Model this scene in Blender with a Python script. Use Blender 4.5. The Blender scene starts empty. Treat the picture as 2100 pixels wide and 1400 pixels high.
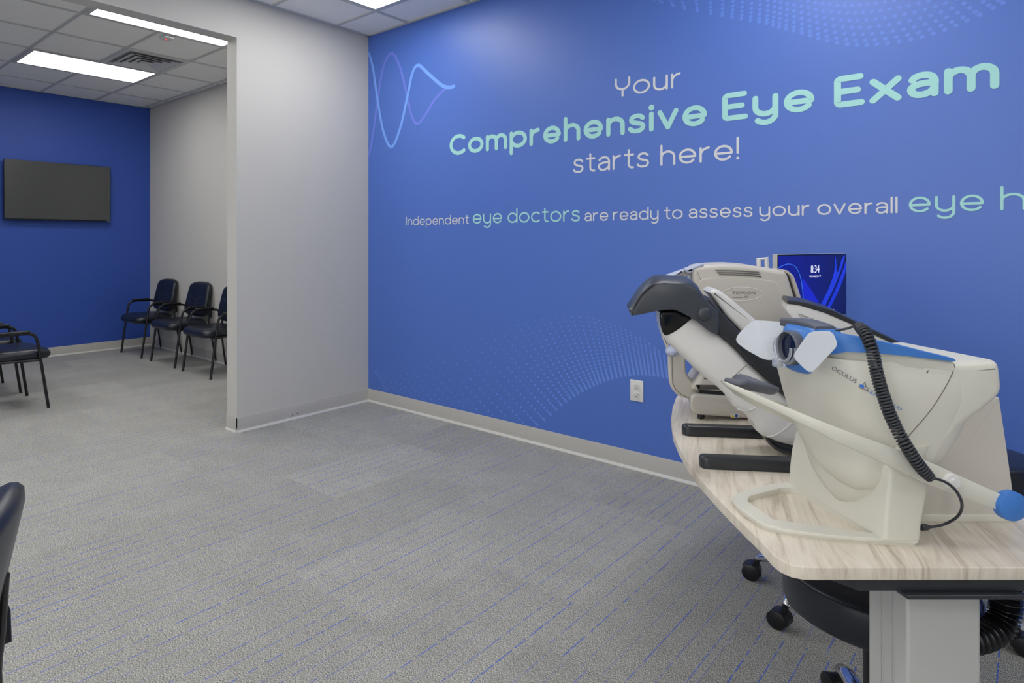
import bpy, bmesh, math, random
from mathutils import Vector, Matrix
random.seed(7)
sc = bpy.context.scene
C = sc.collection
PI = math.pi

# ---------------------------------------------------------------- camera, world, exposure
F, CX, CY, H = 1317.3, 790.0, 494.2, 1.3377            # focal length and principal point for a 2100 x 1400 frame
YAW = math.radians(45.14)
CO, SI = math.cos(YAW), math.sin(YAW)
CAMX, CAMY = 3.9138, -3.6951
cd = bpy.data.cameras.new('camera'); cam = bpy.data.objects.new('camera', cd); C.objects.link(cam)
cd.sensor_width = 36.0; cd.lens = F / 2100 * 36
cd.shift_x = -(CX - 1050) / 2100; cd.shift_y = (CY - 700) / 2100
cd.clip_start = 0.05
cam.location = (CAMX, CAMY, H); cam.rotation_euler = (PI / 2, 0, YAW)
sc.camera = cam
w = bpy.data.worlds.new('world'); sc.world = w; w.use_nodes = True
w.node_tree.nodes['Background'].inputs[0].default_value = (0.96, 0.97, 1, 1)
w.node_tree.nodes['Background'].inputs[1].default_value = 2.2   # added fill light, entering by the made-up window behind the camera
sc.view_settings.view_transform = 'Standard'; sc.view_settings.look = 'None'
sc.view_settings.exposure = 0.0; sc.view_settings.gamma = 1.0; sc.view_settings.use_curve_mapping = False
sc.cycles.max_bounces = 10; sc.cycles.diffuse_bounces = 6; sc.cycles.glossy_bounces = 4
LIGHT = 9.5                                            # troffer diffuser emission
CEIL = 3.048

# ---------------------------------------------------------------- helpers
def lin(r, g, b):
    f = lambda v: (v / 255 / 12.92) if v / 255 <= 0.04045 else ((v / 255 + 0.055) / 1.055) ** 2.4
    return (f(r), f(g), f(b), 1)

def mat(name, rgb, rough=0.5, metal=0.0, var=0.0, scale=60.0, bump=0.0, spec=0.5, trans=0.0, emit=None, es=0.0, coat=0.0):
    m = bpy.data.materials.new(name); m.use_nodes = True
    nt = m.node_tree; b = nt.nodes['Principled BSDF']
    col = lin(*rgb)
    b.inputs['Base Color'].default_value = col
    b.inputs['Roughness'].default_value = rough; b.inputs['Metallic'].default_value = metal
    b.inputs['Specular IOR Level'].default_value = spec
    b.inputs['Transmission Weight'].default_value = trans
    b.inputs['Coat Weight'].default_value = coat
    if emit:
        b.inputs['Emission Color'].default_value = lin(*emit); b.inputs['Emission Strength'].default_value = es
    if var or bump:
        tc = nt.nodes.new('ShaderNodeTexCoord'); n = nt.nodes.new('ShaderNodeTexNoise')
        n.inputs['Scale'].default_value = scale; n.inputs['Detail'].default_value = 3
        nt.links.new(tc.outputs['Object'], n.inputs['Vector'])
        if var:
            r = nt.nodes.new('ShaderNodeMapRange'); r.inputs['To Min'].default_value = 1 - var; r.inputs['To Max'].default_value = 1 + var
            nt.links.new(n.outputs['Fac'], r.inputs['Value'])
            mx = nt.nodes.new('ShaderNodeVectorMath'); mx.operation = 'SCALE'
            mx.inputs[0].default_value = col[:3]
            nt.links.new(r.outputs['Result'], mx.inputs['Scale']); nt.links.new(mx.outputs['Vector'], b.inputs['Base Color'])
        if bump:
            bp = nt.nodes.new('ShaderNodeBump'); bp.inputs['Strength'].default_value = bump; bp.inputs['Distance'].default_value = 0.002
            nt.links.new(n.outputs['Fac'], bp.inputs['Height']); nt.links.new(bp.outputs['Normal'], b.inputs['Normal'])
    return m

SKEW = None                                            # (k, v0): parts of a device that stands turned on the table
class MB:
    """collects shapes; build() links them as ONE mesh object. uv=True: coordinates are (u right, v forward, z up) of the table frame."""
    def __init__(s): s.v = []; s.f = []
    def add(s, vs, fs):
        o = len(s.v); s.v += [tuple(p) for p in vs]; s.f += [tuple(i + o for i in f) for f in fs]; return s
    def box(s, x0, x1, y0, y1, z0, z1, bev=0.0):
        if bev > 0:
            bm = bmesh.new(); bmesh.ops.create_cube(bm, size=1)
            for v in bm.verts: v.co = Vector(((x0 + x1) / 2 + v.co.x * (x1 - x0), (y0 + y1) / 2 + v.co.y * (y1 - y0), (z0 + z1) / 2 + v.co.z * (z1 - z0)))
            bmesh.ops.bevel(bm, geom=bm.edges[:], offset=bev, segments=3, affect='EDGES', profile=0.5)
            s.bm(bm); return s
        v = [(x, y, z) for x in (x0, x1) for y in (y0, y1) for z in (z0, z1)]
        return s.add(v, [(0, 1, 3, 2), (4, 6, 7, 5), (0, 4, 5, 1), (2, 3, 7, 6), (0, 2, 6, 4), (1, 5, 7, 3)])
    def bm(s, bm):
        bm.verts.index_update()
        s.add([v.co[:] for v in bm.verts], [[v.index for v in f.verts] for f in bm.faces]); bm.free(); return s
    def rings(s, rings, closed=True, cap=True):
        n = len(rings[0]); vs = [p for r in rings for p in r]; fs = []
        for i in range(len(rings) - 1):
            for j in range(n if closed else n - 1):
                k = (j + 1) % n
                fs.append((i * n + j, i * n + k, (i + 1) * n + k, (i + 1) * n + j))
        if cap and closed:
            fs.append(tuple(range(n - 1, -1, -1))); fs.append(tuple((len(rings) - 1) * n + j for j in range(n)))
        return s.add(vs, fs)
    def tube(s, pts, r, n=10, cap=True, flat=1.0):
        pts = [Vector(p) for p in pts]; N = len(pts)
        rr = r if isinstance(r, (list, tuple)) else [r] * N
        up = Vector((0, 0, 1)); t0 = (pts[1] - pts[0]).normalized()
        if abs(t0.dot(up)) > 0.95: up = Vector((0, 1, 0))
        nrm = (up - t0 * up.dot(t0)).normalized(); R = []
        for i, p in enumerate(pts):
            t = (pts[min(i + 1, N - 1)] - pts[max(i - 1, 0)]).normalized()
            nrm = (nrm - t * nrm.dot(t)).normalized(); b = t.cross(nrm)
            R.append([p + (nrm * math.cos(2 * PI * k / n) * flat + b * math.sin(2 * PI * k / n)) * rr[i] for k in range(n)])
        return s.rings(R, cap=cap)
    def lathe(s, prof, c=(0, 0, 0), n=32, axis='z'):
        R = []
        for r, h in prof:
            ring = []
            for k in range(n):
                a = 2 * PI * k / n; x, y = r * math.cos(a), r * math.sin(a)
                q = {'z': (x, y, h), 'y': (x, h, y), 'x': (h, x, y)}[axis]
                ring.append((c[0] + q[0], c[1] + q[1], c[2] + q[2]))
            R.append(ring)
        return s.rings(R)
    def ball(s, c, rx, ry, rz, n=20, m=12):
        R = []
        for i in range(1, m):
            t = PI * i / m
            R.append([(c[0] + rx * math.sin(t) * math.cos(2 * PI * k / n), c[1] + ry * math.sin(t) * math.sin(2 * PI * k / n), c[2] - rz * math.cos(t)) for k in range(n)])
        return s.rings(R)
    def prism(s, out, a0, a1, r=0.004, axis='v', dome=0.0, steps=4, r1=None):
        """outline [(p,q)] extruded from a0 (near) to a1 with rounded edges; axis 'v': p=u,q=z; axis 'z': p=u,q=v"""
        area = sum(out[i][0] * out[(i + 1) % len(out)][1] - out[(i + 1) % len(out)][0] * out[i][1] for i in range(len(out)))
        if area < 0: out = out[::-1]
        r1 = r if r1 is None else r1; sg = 1 if a1 > a0 else -1
        def off(d):
            res = []; N = len(out)
            for i in range(N):
                p0, p, p1 = out[i - 1], out[i], out[(i + 1) % N]
                e0 = Vector((p[0] - p0[0], p[1] - p0[1])); e1 = Vector((p1[0] - p[0], p1[1] - p[1]))
                if e0.length < 1e-9: e0 = e1
                if e1.length < 1e-9: e1 = e0
                n0 = Vector((-e0.y, e0.x)).normalized(); n1 = Vector((-e1.y, e1.x)).normalized()
                n = n0 + n1
                n = n / max(0.35, n.length_squared / 2) if n.length > 1e-6 else n0
                res.append((p[0] + n.x * d, p[1] + n.y * d))
            return res
        L = []
        if dome:
            b = off(r); cx = sum(p[0] for p in b) / len(b); cy = sum(p[1] for p in b) / len(b)
            for k in (0.06, 0.25, 0.45, 0.65, 0.82, 0.94):
                L.append((a0 - sg * dome * (1 - k * k), [(cx + (p[0] - cx) * k, cy + (p[1] - cy) * k) for p in b]))
        for i in range(steps + 1):
            t = PI / 2 * i / steps
            L.append((a0 + sg * r * (1 - math.sin(t)), off(r * (1 - math.cos(t)))) if False else (a0 + sg * r * (1 - math.cos(t)), off(r * (1 - math.sin(t)))))
        for i in range(steps + 1):
            t = PI / 2 * (1 - i / steps)
            L.append((a1 - sg * r1 * (1 - math.cos(t)), off(r1 * (1 - math.sin(t)))))
        f = (lambda a, p: (p[0], a, p[1])) if axis == 'v' else (lambda a, p: (p[0], p[1], a))
        return s.rings([[f(a, p) for p in ring] for a, ring in L])
    def build(s, name, m, parent=None, smooth=40, origin=None):
        me = bpy.data.meshes.new(name)
        o0 = Vector(parent['uvz']) if parent is not None and 'uvz' in parent.keys() else Vector((0, 0, 0))
        if parent is not None and parent.parent is not None and 'uvz' in parent.parent.keys(): o0 = Vector(parent.parent['uvz'])
        if origin is not None: o0 = Vector(origin)
        if SKEW and parent is not None: s.v = [(p[0] + SKEW[0] * (p[1] - SKEW[1]), p[1], p[2]) for p in s.v]
        me.from_pydata([tuple(Vector(p) - o0) for p in s.v], [], s.f)
        me.update()
        bm = bmesh.new(); bm.from_mesh(me); bmesh.ops.recalc_face_normals(bm, faces=bm.faces[:]); bm.to_mesh(me); bm.free()
        if smooth:
            me.polygons.foreach_set('use_smooth', [True] * len(me.polygons)); me.set_sharp_from_angle(angle=math.radians(smooth))
        me.materials.append(m)
        o = bpy.data.objects.new(name, me); C.objects.link(o)
        if origin is not None and parent is None: o.location = origin
        if parent is not None: o.parent = parent
        return o

def empty(name, loc, rz=0.0):
    o = bpy.data.objects.new(name, None); C.objects.link(o); o.location = loc; o.rotation_euler = (0, 0, rz); o.empty_display_size = 0.1
    return o
def tag(o, label, cat, group=None):
    o['label'] = label; o['category'] = cat
    if group: o['group'] = group
    return o
def struct(o): o['kind'] = 'structure'; return o
def uvw(u, v): return (CAMX + CO * u - SI * v, CAMY + SI * u + CO * v)
def device(name, u, v, z):
    x, y = uvw(u, v); o = empty(name, (x, y, z), YAW); o['uvz'] = (u, v, z); return o
def dup(root, loc, rz):
    r = root.copy(); C.objects.link(r); r.location = loc; r.rotation_euler = (0, 0, rz)
    for ch in root.children:
        c = ch.copy(); C.objects.link(c); c.parent = r
        for g in ch.children:
            d = g.copy(); C.objects.link(d); d.parent = c
    return r
def at(px, py, v): return ((px - CX) / F * v, v, H - (py - CY) / F * v)      # photo pixel at forward distance v -> (u, v, z)
def uz(pts, v): return [((x - CX) / F * v, H - (y - CY) / F * v) for x, y in pts]
def on_wall(px, py):                                                        # photo pixel on the wall y = 0 -> (x, z)
    a = (px - CX) / F; b = -(py - CY) / F
    d = -CAMY / (SI * a + CO); return (CAMX + d * (CO * a - SI), H + d * b)
def spline(p, n=6, closed=True):
    P = [Vector(q) for q in p]; N = len(P); out = []
    for i in range(N if closed else N - 1):
        g = (lambda k: P[k % N]) if closed else (lambda k: P[max(0, min(N - 1, k))])
        a, b, c, d = g(i - 1), g(i), g(i + 1), g(i + 2)
        for k in range(n):
            t = k / n
            out.append(tuple(0.5 * ((2 * b) + (c - a) * t + (2 * a - 5 * b + 4 * c - d) * t * t + (3 * b - a - 3 * c + d) * t ** 3)))
    if not closed: out.append(tuple(P[-1]))
    return out
def rounded(p, r=0.01, n=5):                                                # polygon with every corner rounded
    out = []; N = len(p)
    for i in range(N):
        a, b, c = Vector(p[i - 1]), Vector(p[i]), Vector(p[(i + 1) % N])
        d0 = min(r, (a - b).length * 0.45); d1 = min(r, (c - b).length * 0.45)
        s0 = b + (a - b).normalized() * d0; s1 = b + (c - b).normalized() * d1
        for k in range(n + 1):
            t = k / n; out.append(tuple(s0 * (1 - t) ** 2 + b * 2 * t * (1 - t) + s1 * t * t))
    return out
R1 = lambda a, b: (1280 + a / 2.8, 500 + b / 2.8)
R2 = lambda a, b: (1480 + a / 2.545, 600 + b / 2.545)

# ---------------------------------------------------------------- materials
def wall_material(name, rgb, rough=0.75, seams=False, bump=0.15):
    m = mat(name, rgb, rough, var=0.02, scale=3, spec=0.35)
    nt = m.node_tree; b = nt.nodes['Principled BSDF']
    n = nt.nodes.new('ShaderNodeTexNoise'); n.inputs['Scale'].default_value = 220
    tc = nt.nodes.new('ShaderNodeTexCoord'); nt.links.new(tc.outputs['Object'], n.inputs['Vector'])
    bp = nt.nodes.new('ShaderNodeBump'); bp.inputs['Strength'].default_value = bump; bp.inputs['Distance'].default_value = 0.001
    nt.links.new(n.outputs['Fac'], bp.inputs['Height']); nt.links.new(bp.outputs['Normal'], b.inputs['Normal'])
    return m
M_white = wall_material('white wall paint', (199, 197, 191))
M_tvblue = wall_material('deep blue wall paint', (52, 84, 170), 0.5)
M_mural = wall_material('blue mural vinyl', (76, 113, 197), 0.41, bump=0.25)
M_mural.node_tree.nodes['Principled BSDF'].inputs['Specular IOR Level'].default_value = 0.65
M_base = mat('grey vinyl base', (180, 178, 172), 0.5, var=0.03, scale=8)
M_lip = mat('light base lip', (205, 205, 200), 0.5)
M_tile = mat('ceiling tile', (238, 238, 235), 0.9, var=0.05, scale=160, bump=0.3, spec=0.2)
M_grid = mat('white ceiling grid', (190, 191, 190), 0.5)
M_diff = mat('troffer diffuser', (245, 248, 255), 0.5, emit=(252, 251, 250), es=LIGHT)
M_metalwhite = mat('white enamel', (205, 206, 205), 0.4)
M_dark = mat('dark void', (40, 42, 46), 0.8)
M_mint = mat('mint print', (166, 222, 218), 0.5)
M_letter = mat('white print', (216, 218, 220), 0.5)
M_dot = mat('pale blue print', (104, 141, 226), 0.4)
M_dot2 = mat('soft blue print', (96, 133, 218), 0.4)
M_wavea = mat('light blue print', (120, 165, 245), 0.4)
M_waveb = mat('violet print', (108, 128, 222), 0.4)
M_beige = mat('warm white plastic', (213, 211, 199), 0.42, var=0.012, scale=400)
M_beige2 = mat('greige plastic', (203, 198, 188), 0.42, var=0.012, scale=400)
M_ivory = mat('cool white plastic', (222, 221, 218), 0.33)
M_blue = mat('blue plastic', (62, 122, 200), 0.4)
M_black = mat('satin black plastic', (44, 47, 52), 0.32)
M_hood = mat('charcoal soft plastic', (60, 64, 70), 0.36)
M_blackgloss = mat('gloss black', (14, 15, 18), 0.12)
M_greypad = mat('charcoal rubber pad', (86, 90, 100), 0.5)
M_cable = mat('black cable', (46, 50, 56), 0.38)
M_chrome = mat('chrome', (225, 226, 230), 0.12, metal=1.0)
M_vinyl = mat('black vinyl upholstery', (25, 30, 40), 0.33, bump=0.12, scale=220)
M_seamv = mat('vinyl seam', (58, 64, 76), .5)
M_steel = mat('black steel', (22, 23, 26), 0.38)
M_silver = mat('silver powder coat', (190, 191, 187), 0.45, metal=0.15)
M_clear = mat('clear plastic', (235, 240, 248), 0.08, trans=0.75)
M_paleblue = mat('pale blue rubber', (186, 192, 214), 0.5)
M_seam = mat('seam', (112, 110, 104), 0.7)
M_ink = mat('grey ink', (96, 100, 106), 0.6)
M_inkblue = mat('blue ink', (90, 145, 215), 0.6)
M_tv = mat('television glass', (58, 60, 62), 0.22, spec=0.9)

def shield_material():
    m = mat('frosted plastic', (226, 230, 234), 0.35); nt = m.node_tree; b = nt.nodes['Principled BSDF']
    t = nt.nodes.new('ShaderNodeBsdfTranslucent'); t.inputs[0].default_value = lin(226, 230, 236)
    mx = nt.nodes.new('ShaderNodeMixShader'); mx.inputs[0].default_value = 0.35
    o = nt.nodes['Material Output']
    nt.links.new(b.outputs[0], mx.inputs[1]); nt.links.new(t.outputs[0], mx.inputs[2]); nt.links.new(mx.outputs[0], o.inputs[0])
    return m
M_frost = shield_material()

class NT:
    def __init__(s, m): s.t = m.node_tree
    def n(s, k, **kw):
        x = s.t.nodes.new(k)
        for a, b in kw.items(): setattr(x, a, b)
        return x
    def l(s, a, b): s.t.links.new(a, b)
    def math(s, op, a, b=None, c=None):
        x = s.n('ShaderNodeMath', operation=op)
        for i, q in enumerate((a, b, c)):
            if q is None: continue
            if isinstance(q, (int, float)): x.inputs[i].default_value = q
            else: s.l(q, x.inputs[i])
        return x.outputs[0]

def carpet_material():
    m = mat('grey carpet tile', (140, 141, 138), 0.95, spec=0.1); g = NT(m); b = m.node_tree.nodes['Principled BSDF']
    tc = g.n('ShaderNodeTexCoord'); sp = g.n('ShaderNodeSeparateXYZ'); g.l(tc.outputs['Object'], sp.inputs[0])
    X, Y = sp.outputs['X'], sp.outputs['Y']
    # planks 0.46 wide, 0.92 long, staggered
    col = g.math('FLOOR', g.math('DIVIDE', X, 0.4572))
    yy = g.math('ADD', Y, g.math('MULTIPLY', col, 0.3048))
    row = g.math('FLOOR', g.math('DIVIDE', yy, 0.9144))
    cell = g.n('ShaderNodeCombineXYZ'); g.l(col, cell.inputs[0]); g.l(row, cell.inputs[1])
    wn = g.n('ShaderNodeTexWhiteNoise', noise_dimensions='2D'); g.l(cell.outputs[0], wn.inputs['Vector'])
    xo = g.math('ADD', X, g.math('MULTIPLY', wn.outputs['Value'], 0.06))
    fr = g.math('FRACT', g.math('DIVIDE', xo, 0.0653))
    idx = g.math('FLOOR', g.math('DIVIDE', xo, 0.0653))
    line = g.math('LESS_THAN', fr, 0.055)
    dv = g.n('ShaderNodeCombineXYZ'); g.l(g.math('MULTIPLY', idx, 7.31), dv.inputs[0]); g.l(g.math('MULTIPLY', Y, 26.0), dv.inputs[1]); g.l(row, dv.inputs[2])
    dn = g.n('ShaderNodeTexNoise'); dn.inputs['Scale'].default_value = 1.0; dn.inputs['Detail'].default_value = 2; g.l(dv.outputs[0], dn.inputs['Vector'])
    dash = g.n('ShaderNodeMapRange'); dash.inputs['From Min'].default_value = 0.38; dash.inputs['From Max'].default_value = 0.5; g.l(dn.outputs['Fac'], dash.inputs['Value'])
    cv = g.n('ShaderNodeCombineXYZ'); g.l(g.math('MULTIPLY', idx, 3.7), cv.inputs[0]); g.l(g.math('MULTIPLY', row, 5.3), cv.inputs[1])
    w2 = g.n('ShaderNodeTexWhiteNoise', noise_dimensions='2D'); g.l(cv.outputs[0], w2.inputs['Vector'])
    st = g.math('MULTIPLY', line, g.math('MULTIPLY', dash.outputs[0], g.math('MULTIPLY_ADD', w2.outputs['Value'], 0.75, 0.2)))
    # tufts: short streaks along the stripe direction
    mp = g.n('ShaderNodeMapping'); mp.inputs['Scale'].default_value = (520, 190, 1); g.l(tc.outputs['Object'], mp.inputs[0])
    n1 = g.n('ShaderNodeTexNoise'); n1.inputs['Scale'].default_value = 1; n1.inputs['Detail'].default_value = 3; n1.inputs['Roughness'].default_value = 0.7; g.l(mp.outputs[0], n1.inputs['Vector'])
    n2 = g.n('ShaderNodeTexNoise'); n2.inputs['Scale'].default_value = 5; n2.inputs['Detail'].default_value = 4; g.l(tc.outputs['Object'], n2.inputs['Vector'])
    r = g.n('ShaderNodeValToRGB'); e = r.color_ramp.elements
    e[0].position = 0.40; e[0].color = lin(90, 90, 86); e[1].position = 0.63; e[1].color = lin(222, 220, 210)
    e2 = e.new(0.5); e2.color = lin(151, 150, 144)
    g.l(n1.outputs['Fac'], r.inputs[0])
    tone = g.math('MULTIPLY_ADD', n2.outputs['Fac'], 0.28, 0.86)
    tone = g.math('MULTIPLY', tone, g.math('MULTIPLY_ADD', wn.outputs['Value'], 0.14, 0.93))
    sc_ = g.n('ShaderNodeVectorMath', operation='SCALE'); g.l(r.outputs[0], sc_.inputs[0]); g.l(tone, sc_.inputs['Scale'])
    mx = g.n('ShaderNodeMix', data_type='RGBA'); g.l(st, mx.inputs['Factor']); g.l(sc_.outputs[0], mx.inputs['A']); mx.inputs['B'].default_value = lin(66, 98, 200)
    g.l(mx.outputs['Result'], b.inputs['Base Color'])
    bp = g.n('ShaderNodeBump'); bp.inputs['Strength'].default_value = 0.12; bp.inputs['Distance'].default_value = 0.002
    g.l(n1.outputs['Fac'], bp.inputs['Height']); g.l(bp.outputs[0], b.inputs['Normal'])
    return m
M_carpet = carpet_material()

def wood_material():
    m = mat('pale ash laminate', (222, 212, 198), 0.42, spec=0.4); g = NT(m); b = m.node_tree.nodes['Principled BSDF']
    tc = g.n('ShaderNodeTexCoord'); mr = g.n('ShaderNodeMapping'); mr.inputs['Rotation'].default_value = (0, 0, math.radians(26)); g.l(tc.outputs['Object'], mr.inputs[0])
    mp = g.n('ShaderNodeMapping'); mp.inputs['Scale'].default_value = (1.0, 0.06, 0.10); g.l(mr.outputs[0], mp.inputs[0])
    n0 = g.n('ShaderNodeTexNoise'); n0.inputs['Scale'].default_value = 9; n0.inputs['Detail'].default_value = 2; g.l(mp.outputs[0], n0.inputs['Vector'])
    ad = g.n('ShaderNodeVectorMath', operation='MULTIPLY_ADD'); g.l(n0.outputs['Color'], ad.inputs[0]); ad.inputs[1].default_value = (0.16, 0.0, 0.0); g.l(mp.outputs[0], ad.inputs[2])
    wv = g.n('ShaderNodeTexNoise'); wv.inputs['Scale'].default_value = 75; wv.inputs['Detail'].default_value = 5; wv.inputs['Roughness'].default_value = 0.6; g.l(ad.outputs[0], wv.inputs['Vector'])
    r = g.n('ShaderNodeValToRGB'); e = r.color_ramp.elements
    e[0].position = 0.30; e[0].color = lin(184, 171, 153); e[1].position = 0.66; e[1].color = lin(228, 220, 204)
    x = e.new(0.46); x.color = lin(213, 203, 186)
    g.l(wv.outputs['Fac'], r.inputs[0]); g.l(r.outputs[0], b.inputs['Base Color'])
    return m
M_wood = wood_material()

# ---------------------------------------------------------------- the setting
XF, XE, YS, YF = -4.0975, 7.4, -7.2, -5.6              # far blue wall, east wall, south wall of the exam room, south wall of the waiting room
XP, YJ, ZO = -0.126, -1.264, 2.76                      # partition thickness, its free end, height of the wide opening
T = 0.6096
struct(MB().box(XF - .1, XE + .1, YS - .1, 0.1, -0.1, 0.0).build('floor', M_carpet, smooth=0))
ceiling = struct(MB().box(XF - .1, XE + .1, YS - .1, 0.1, CEIL + 0.008, CEIL + 0.1).build('ceiling', M_tile, smooth=0))
wall_right = struct(MB().box(0, XE, 0, 0.1, 0, CEIL + .01).build('wall_right', M_mural, smooth=0))
struct(MB().box(XF, 0, 0, 0.1, 0, CEIL + .01).build('wall_back', M_white, smooth=0))
struct(MB().box(XF - .1, XF, YF, 0.1, 0, CEIL + .01).build('wall_far', M_tvblue, smooth=0))
m = MB().box(XP, 0, YJ, 0, 0, CEIL + .01)
m.box(XP, 0, -4.6, YJ, ZO, CEIL + .01); m.box(XP, 0, YS, -4.6, 0, CEIL + .01)
struct(m.build('wall_left', M_white, smooth=0))
struct(MB().box(XF, XP, YF - .1, YF, 0, CEIL + .01).build('wall_waiting', M_white, smooth=0))
WX0, WX1, WZ0, WZ1 = 1.0, 6.6, .35, 2.7                # unseen window added behind the camera to let in fill light
struct(MB().box(0, WX0, YS - .1, YS, 0, CEIL + .01).box(WX1, XE, YS - .1, YS, 0, CEIL + .01).box(WX0, WX1, YS - .1, YS, 0, WZ0).box(WX0, WX1, YS - .1, YS, WZ1, CEIL + .01).build('wall_front', M_white, smooth=0))
wf = MB().box(WX0, WX1, YS - .07, YS - .02, WZ0, WZ0 + .05).box(WX0, WX1, YS - .07, YS - .02, WZ1 - .05, WZ1)
for k in range(5):
    x = WX0 + (WX1 - WX0 - .05) * k / 4; wf.box(x, x + .05, YS - .07, YS - .02, WZ0 + .05, WZ1 - .05)
struct(wf.build('window_added_1', mat('added window frame', (70, 72, 74), .4), smooth=0))
struct(MB().box(XE, XE + .1, YS, 0.1, 0, CEIL + .01).build('wall_east', M_white, smooth=0))

# suspended grid bars
gb = MB(); W = 0.012
gx, gy, nx, ny = -1.1274, -0.0796, 0.4658, -0.3655
k = -6
while k < 3:
    x = gx + k * T
    if XF < x < XP: gb.box(x - W, x + W, YF, 0, CEIL, CEIL + .009)
    k += 1
for k in range(0, 10):
    y = gy - k * T
    if YF < y: gb.box(XF, XP, y - W, y + W, CEIL + .0005, CEIL + .009)
for k in range(0, 12):
    x = nx + k * T
    if x < XE: gb.box(x - W, x + W, YS, 0, CEIL, CEIL + .009)
for k in range(0, 12):
    y = ny - k * T
    if YS < y: gb.box(0, XE, y - W, y + W, CEIL + .0005, CEIL + .009)
gb.box(XF, XP, -.022, 0, CEIL - .002, CEIL + .009).box(XF, XF + .022, YF, 0, CEIL - .002, CEIL + .009)
gb.box(0, .022, YS, 0, CEIL - .002, CEIL + .009).box(0, XE, -.022, 0, CEIL - .002, CEIL + .009)
g_ = gb.build('ceiling_grid', M_grid, ceiling, smooth=0); struct(g_)

# vinyl cove base: face, plus a pale toe at the carpet
def baseboard(name, p, q, nrm, ext0=0, ext1=0):
    p, q, nrm = Vector(p), Vector(q), Vector(nrm); d = (q - p).normalized(); p = p - d * ext0; q = q + d * ext1
    prof = [(0, .105), (.004, .105), (.006, .101), (.006, .03), (.009, .0162)]
    lipp = [(0, .016), (.009, .016), (.016, .005), (.017, 0), (0, 0)]
    def run(pr): return [[(a.x + nrm.x * t, a.y + nrm.y * t, z) for t, z in pr] for a in (p, q)]
    o = struct(MB().rings(run(prof + [(0, .0162)])).build(name, M_base, smooth=30))
    l = MB().rings(run(lipp)).build('toe_strip', M_lip, o, smooth=30); struct(l)
baseboard('baseboard_right', (0, 0), (XE, 0), (0, -1))
baseboard('baseboard_back', (XF, 0), (XP, 0), (0, -1))
baseboard('baseboard_far', (XF, YF), (XF, 0), (1, 0))
baseboard('baseboard_left', (0, YJ), (0, 0), (1, 0), ext0=.006)
baseboard('baseboard_jamb', (XP, YJ), (0, YJ), (0, -1), ext0=.004, ext1=.006)
# scuffs on the partition base
mk = MB()
for (yy, zz, s) in ((-.79, .034, .004), (-.74, .036, .007), (-.70, .043, .003)): mk.ball((.0075, yy, zz), .0012, s, .004, 8, 6)
mk.build('scuff_mark', M_dark, bpy.data.objects['baseboard_left'])

# ---------------------------------------------------------------- mural artwork on the blue wall
def ribbon(mb, pts, w, y=-.0015, w1=None):
    N = len(pts); L = []
    P = [Vector(p) for p in pts]
    ww = [w + (w1 - w) * i / (N - 1) if w1 else w for i in range(N)]
    lo, hi = [], []
    for i in range(N):
        t = (P[min(i + 1, N - 1)] - P[max(i - 1, 0)]).normalized(); n = Vector((-t.y, t.x))
        lo.append(P[i] - n * ww[i] / 2); hi.append(P[i] + n * ww[i] / 2)
    t0 = (P[0] - P[1]).normalized(); t1 = (P[-1] - P[-2]).normalized()
    a1 = math.atan2(t1.y, t1.x); a0 = math.atan2(t0.y, t0.x)
    cap1 = [P[-1] + Vector((math.cos(a1 + s), math.sin(a1 + s))) * ww[-1] / 2 for s in [PI / 2 * k / 4 for k in range(-3, 4)]]
    cap0 = [P[0] + Vector((math.cos(a0 + s), math.sin(a0 + s))) * ww[0] / 2 for s in [PI / 2 * k / 4 for k in range(-3, 4)]]
    vs = [(p.x, y, p.y) for p in lo + hi]
    fs = [(i, i + 1, N + i + 1, N + i) for i in range(N - 1)]
    mb.add(vs, fs)
    for e_, (cap, a, b) in enumerate(((cap1, lo[-1], hi[-1]), (cap0, hi[0], lo[0]))):
        q = [a] + cap + [b]; ye = y - 1e-5 * (e_ + 1); mb.add([(p.x, ye, p.y) for p in q], [tuple(range(len(q)))])

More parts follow.
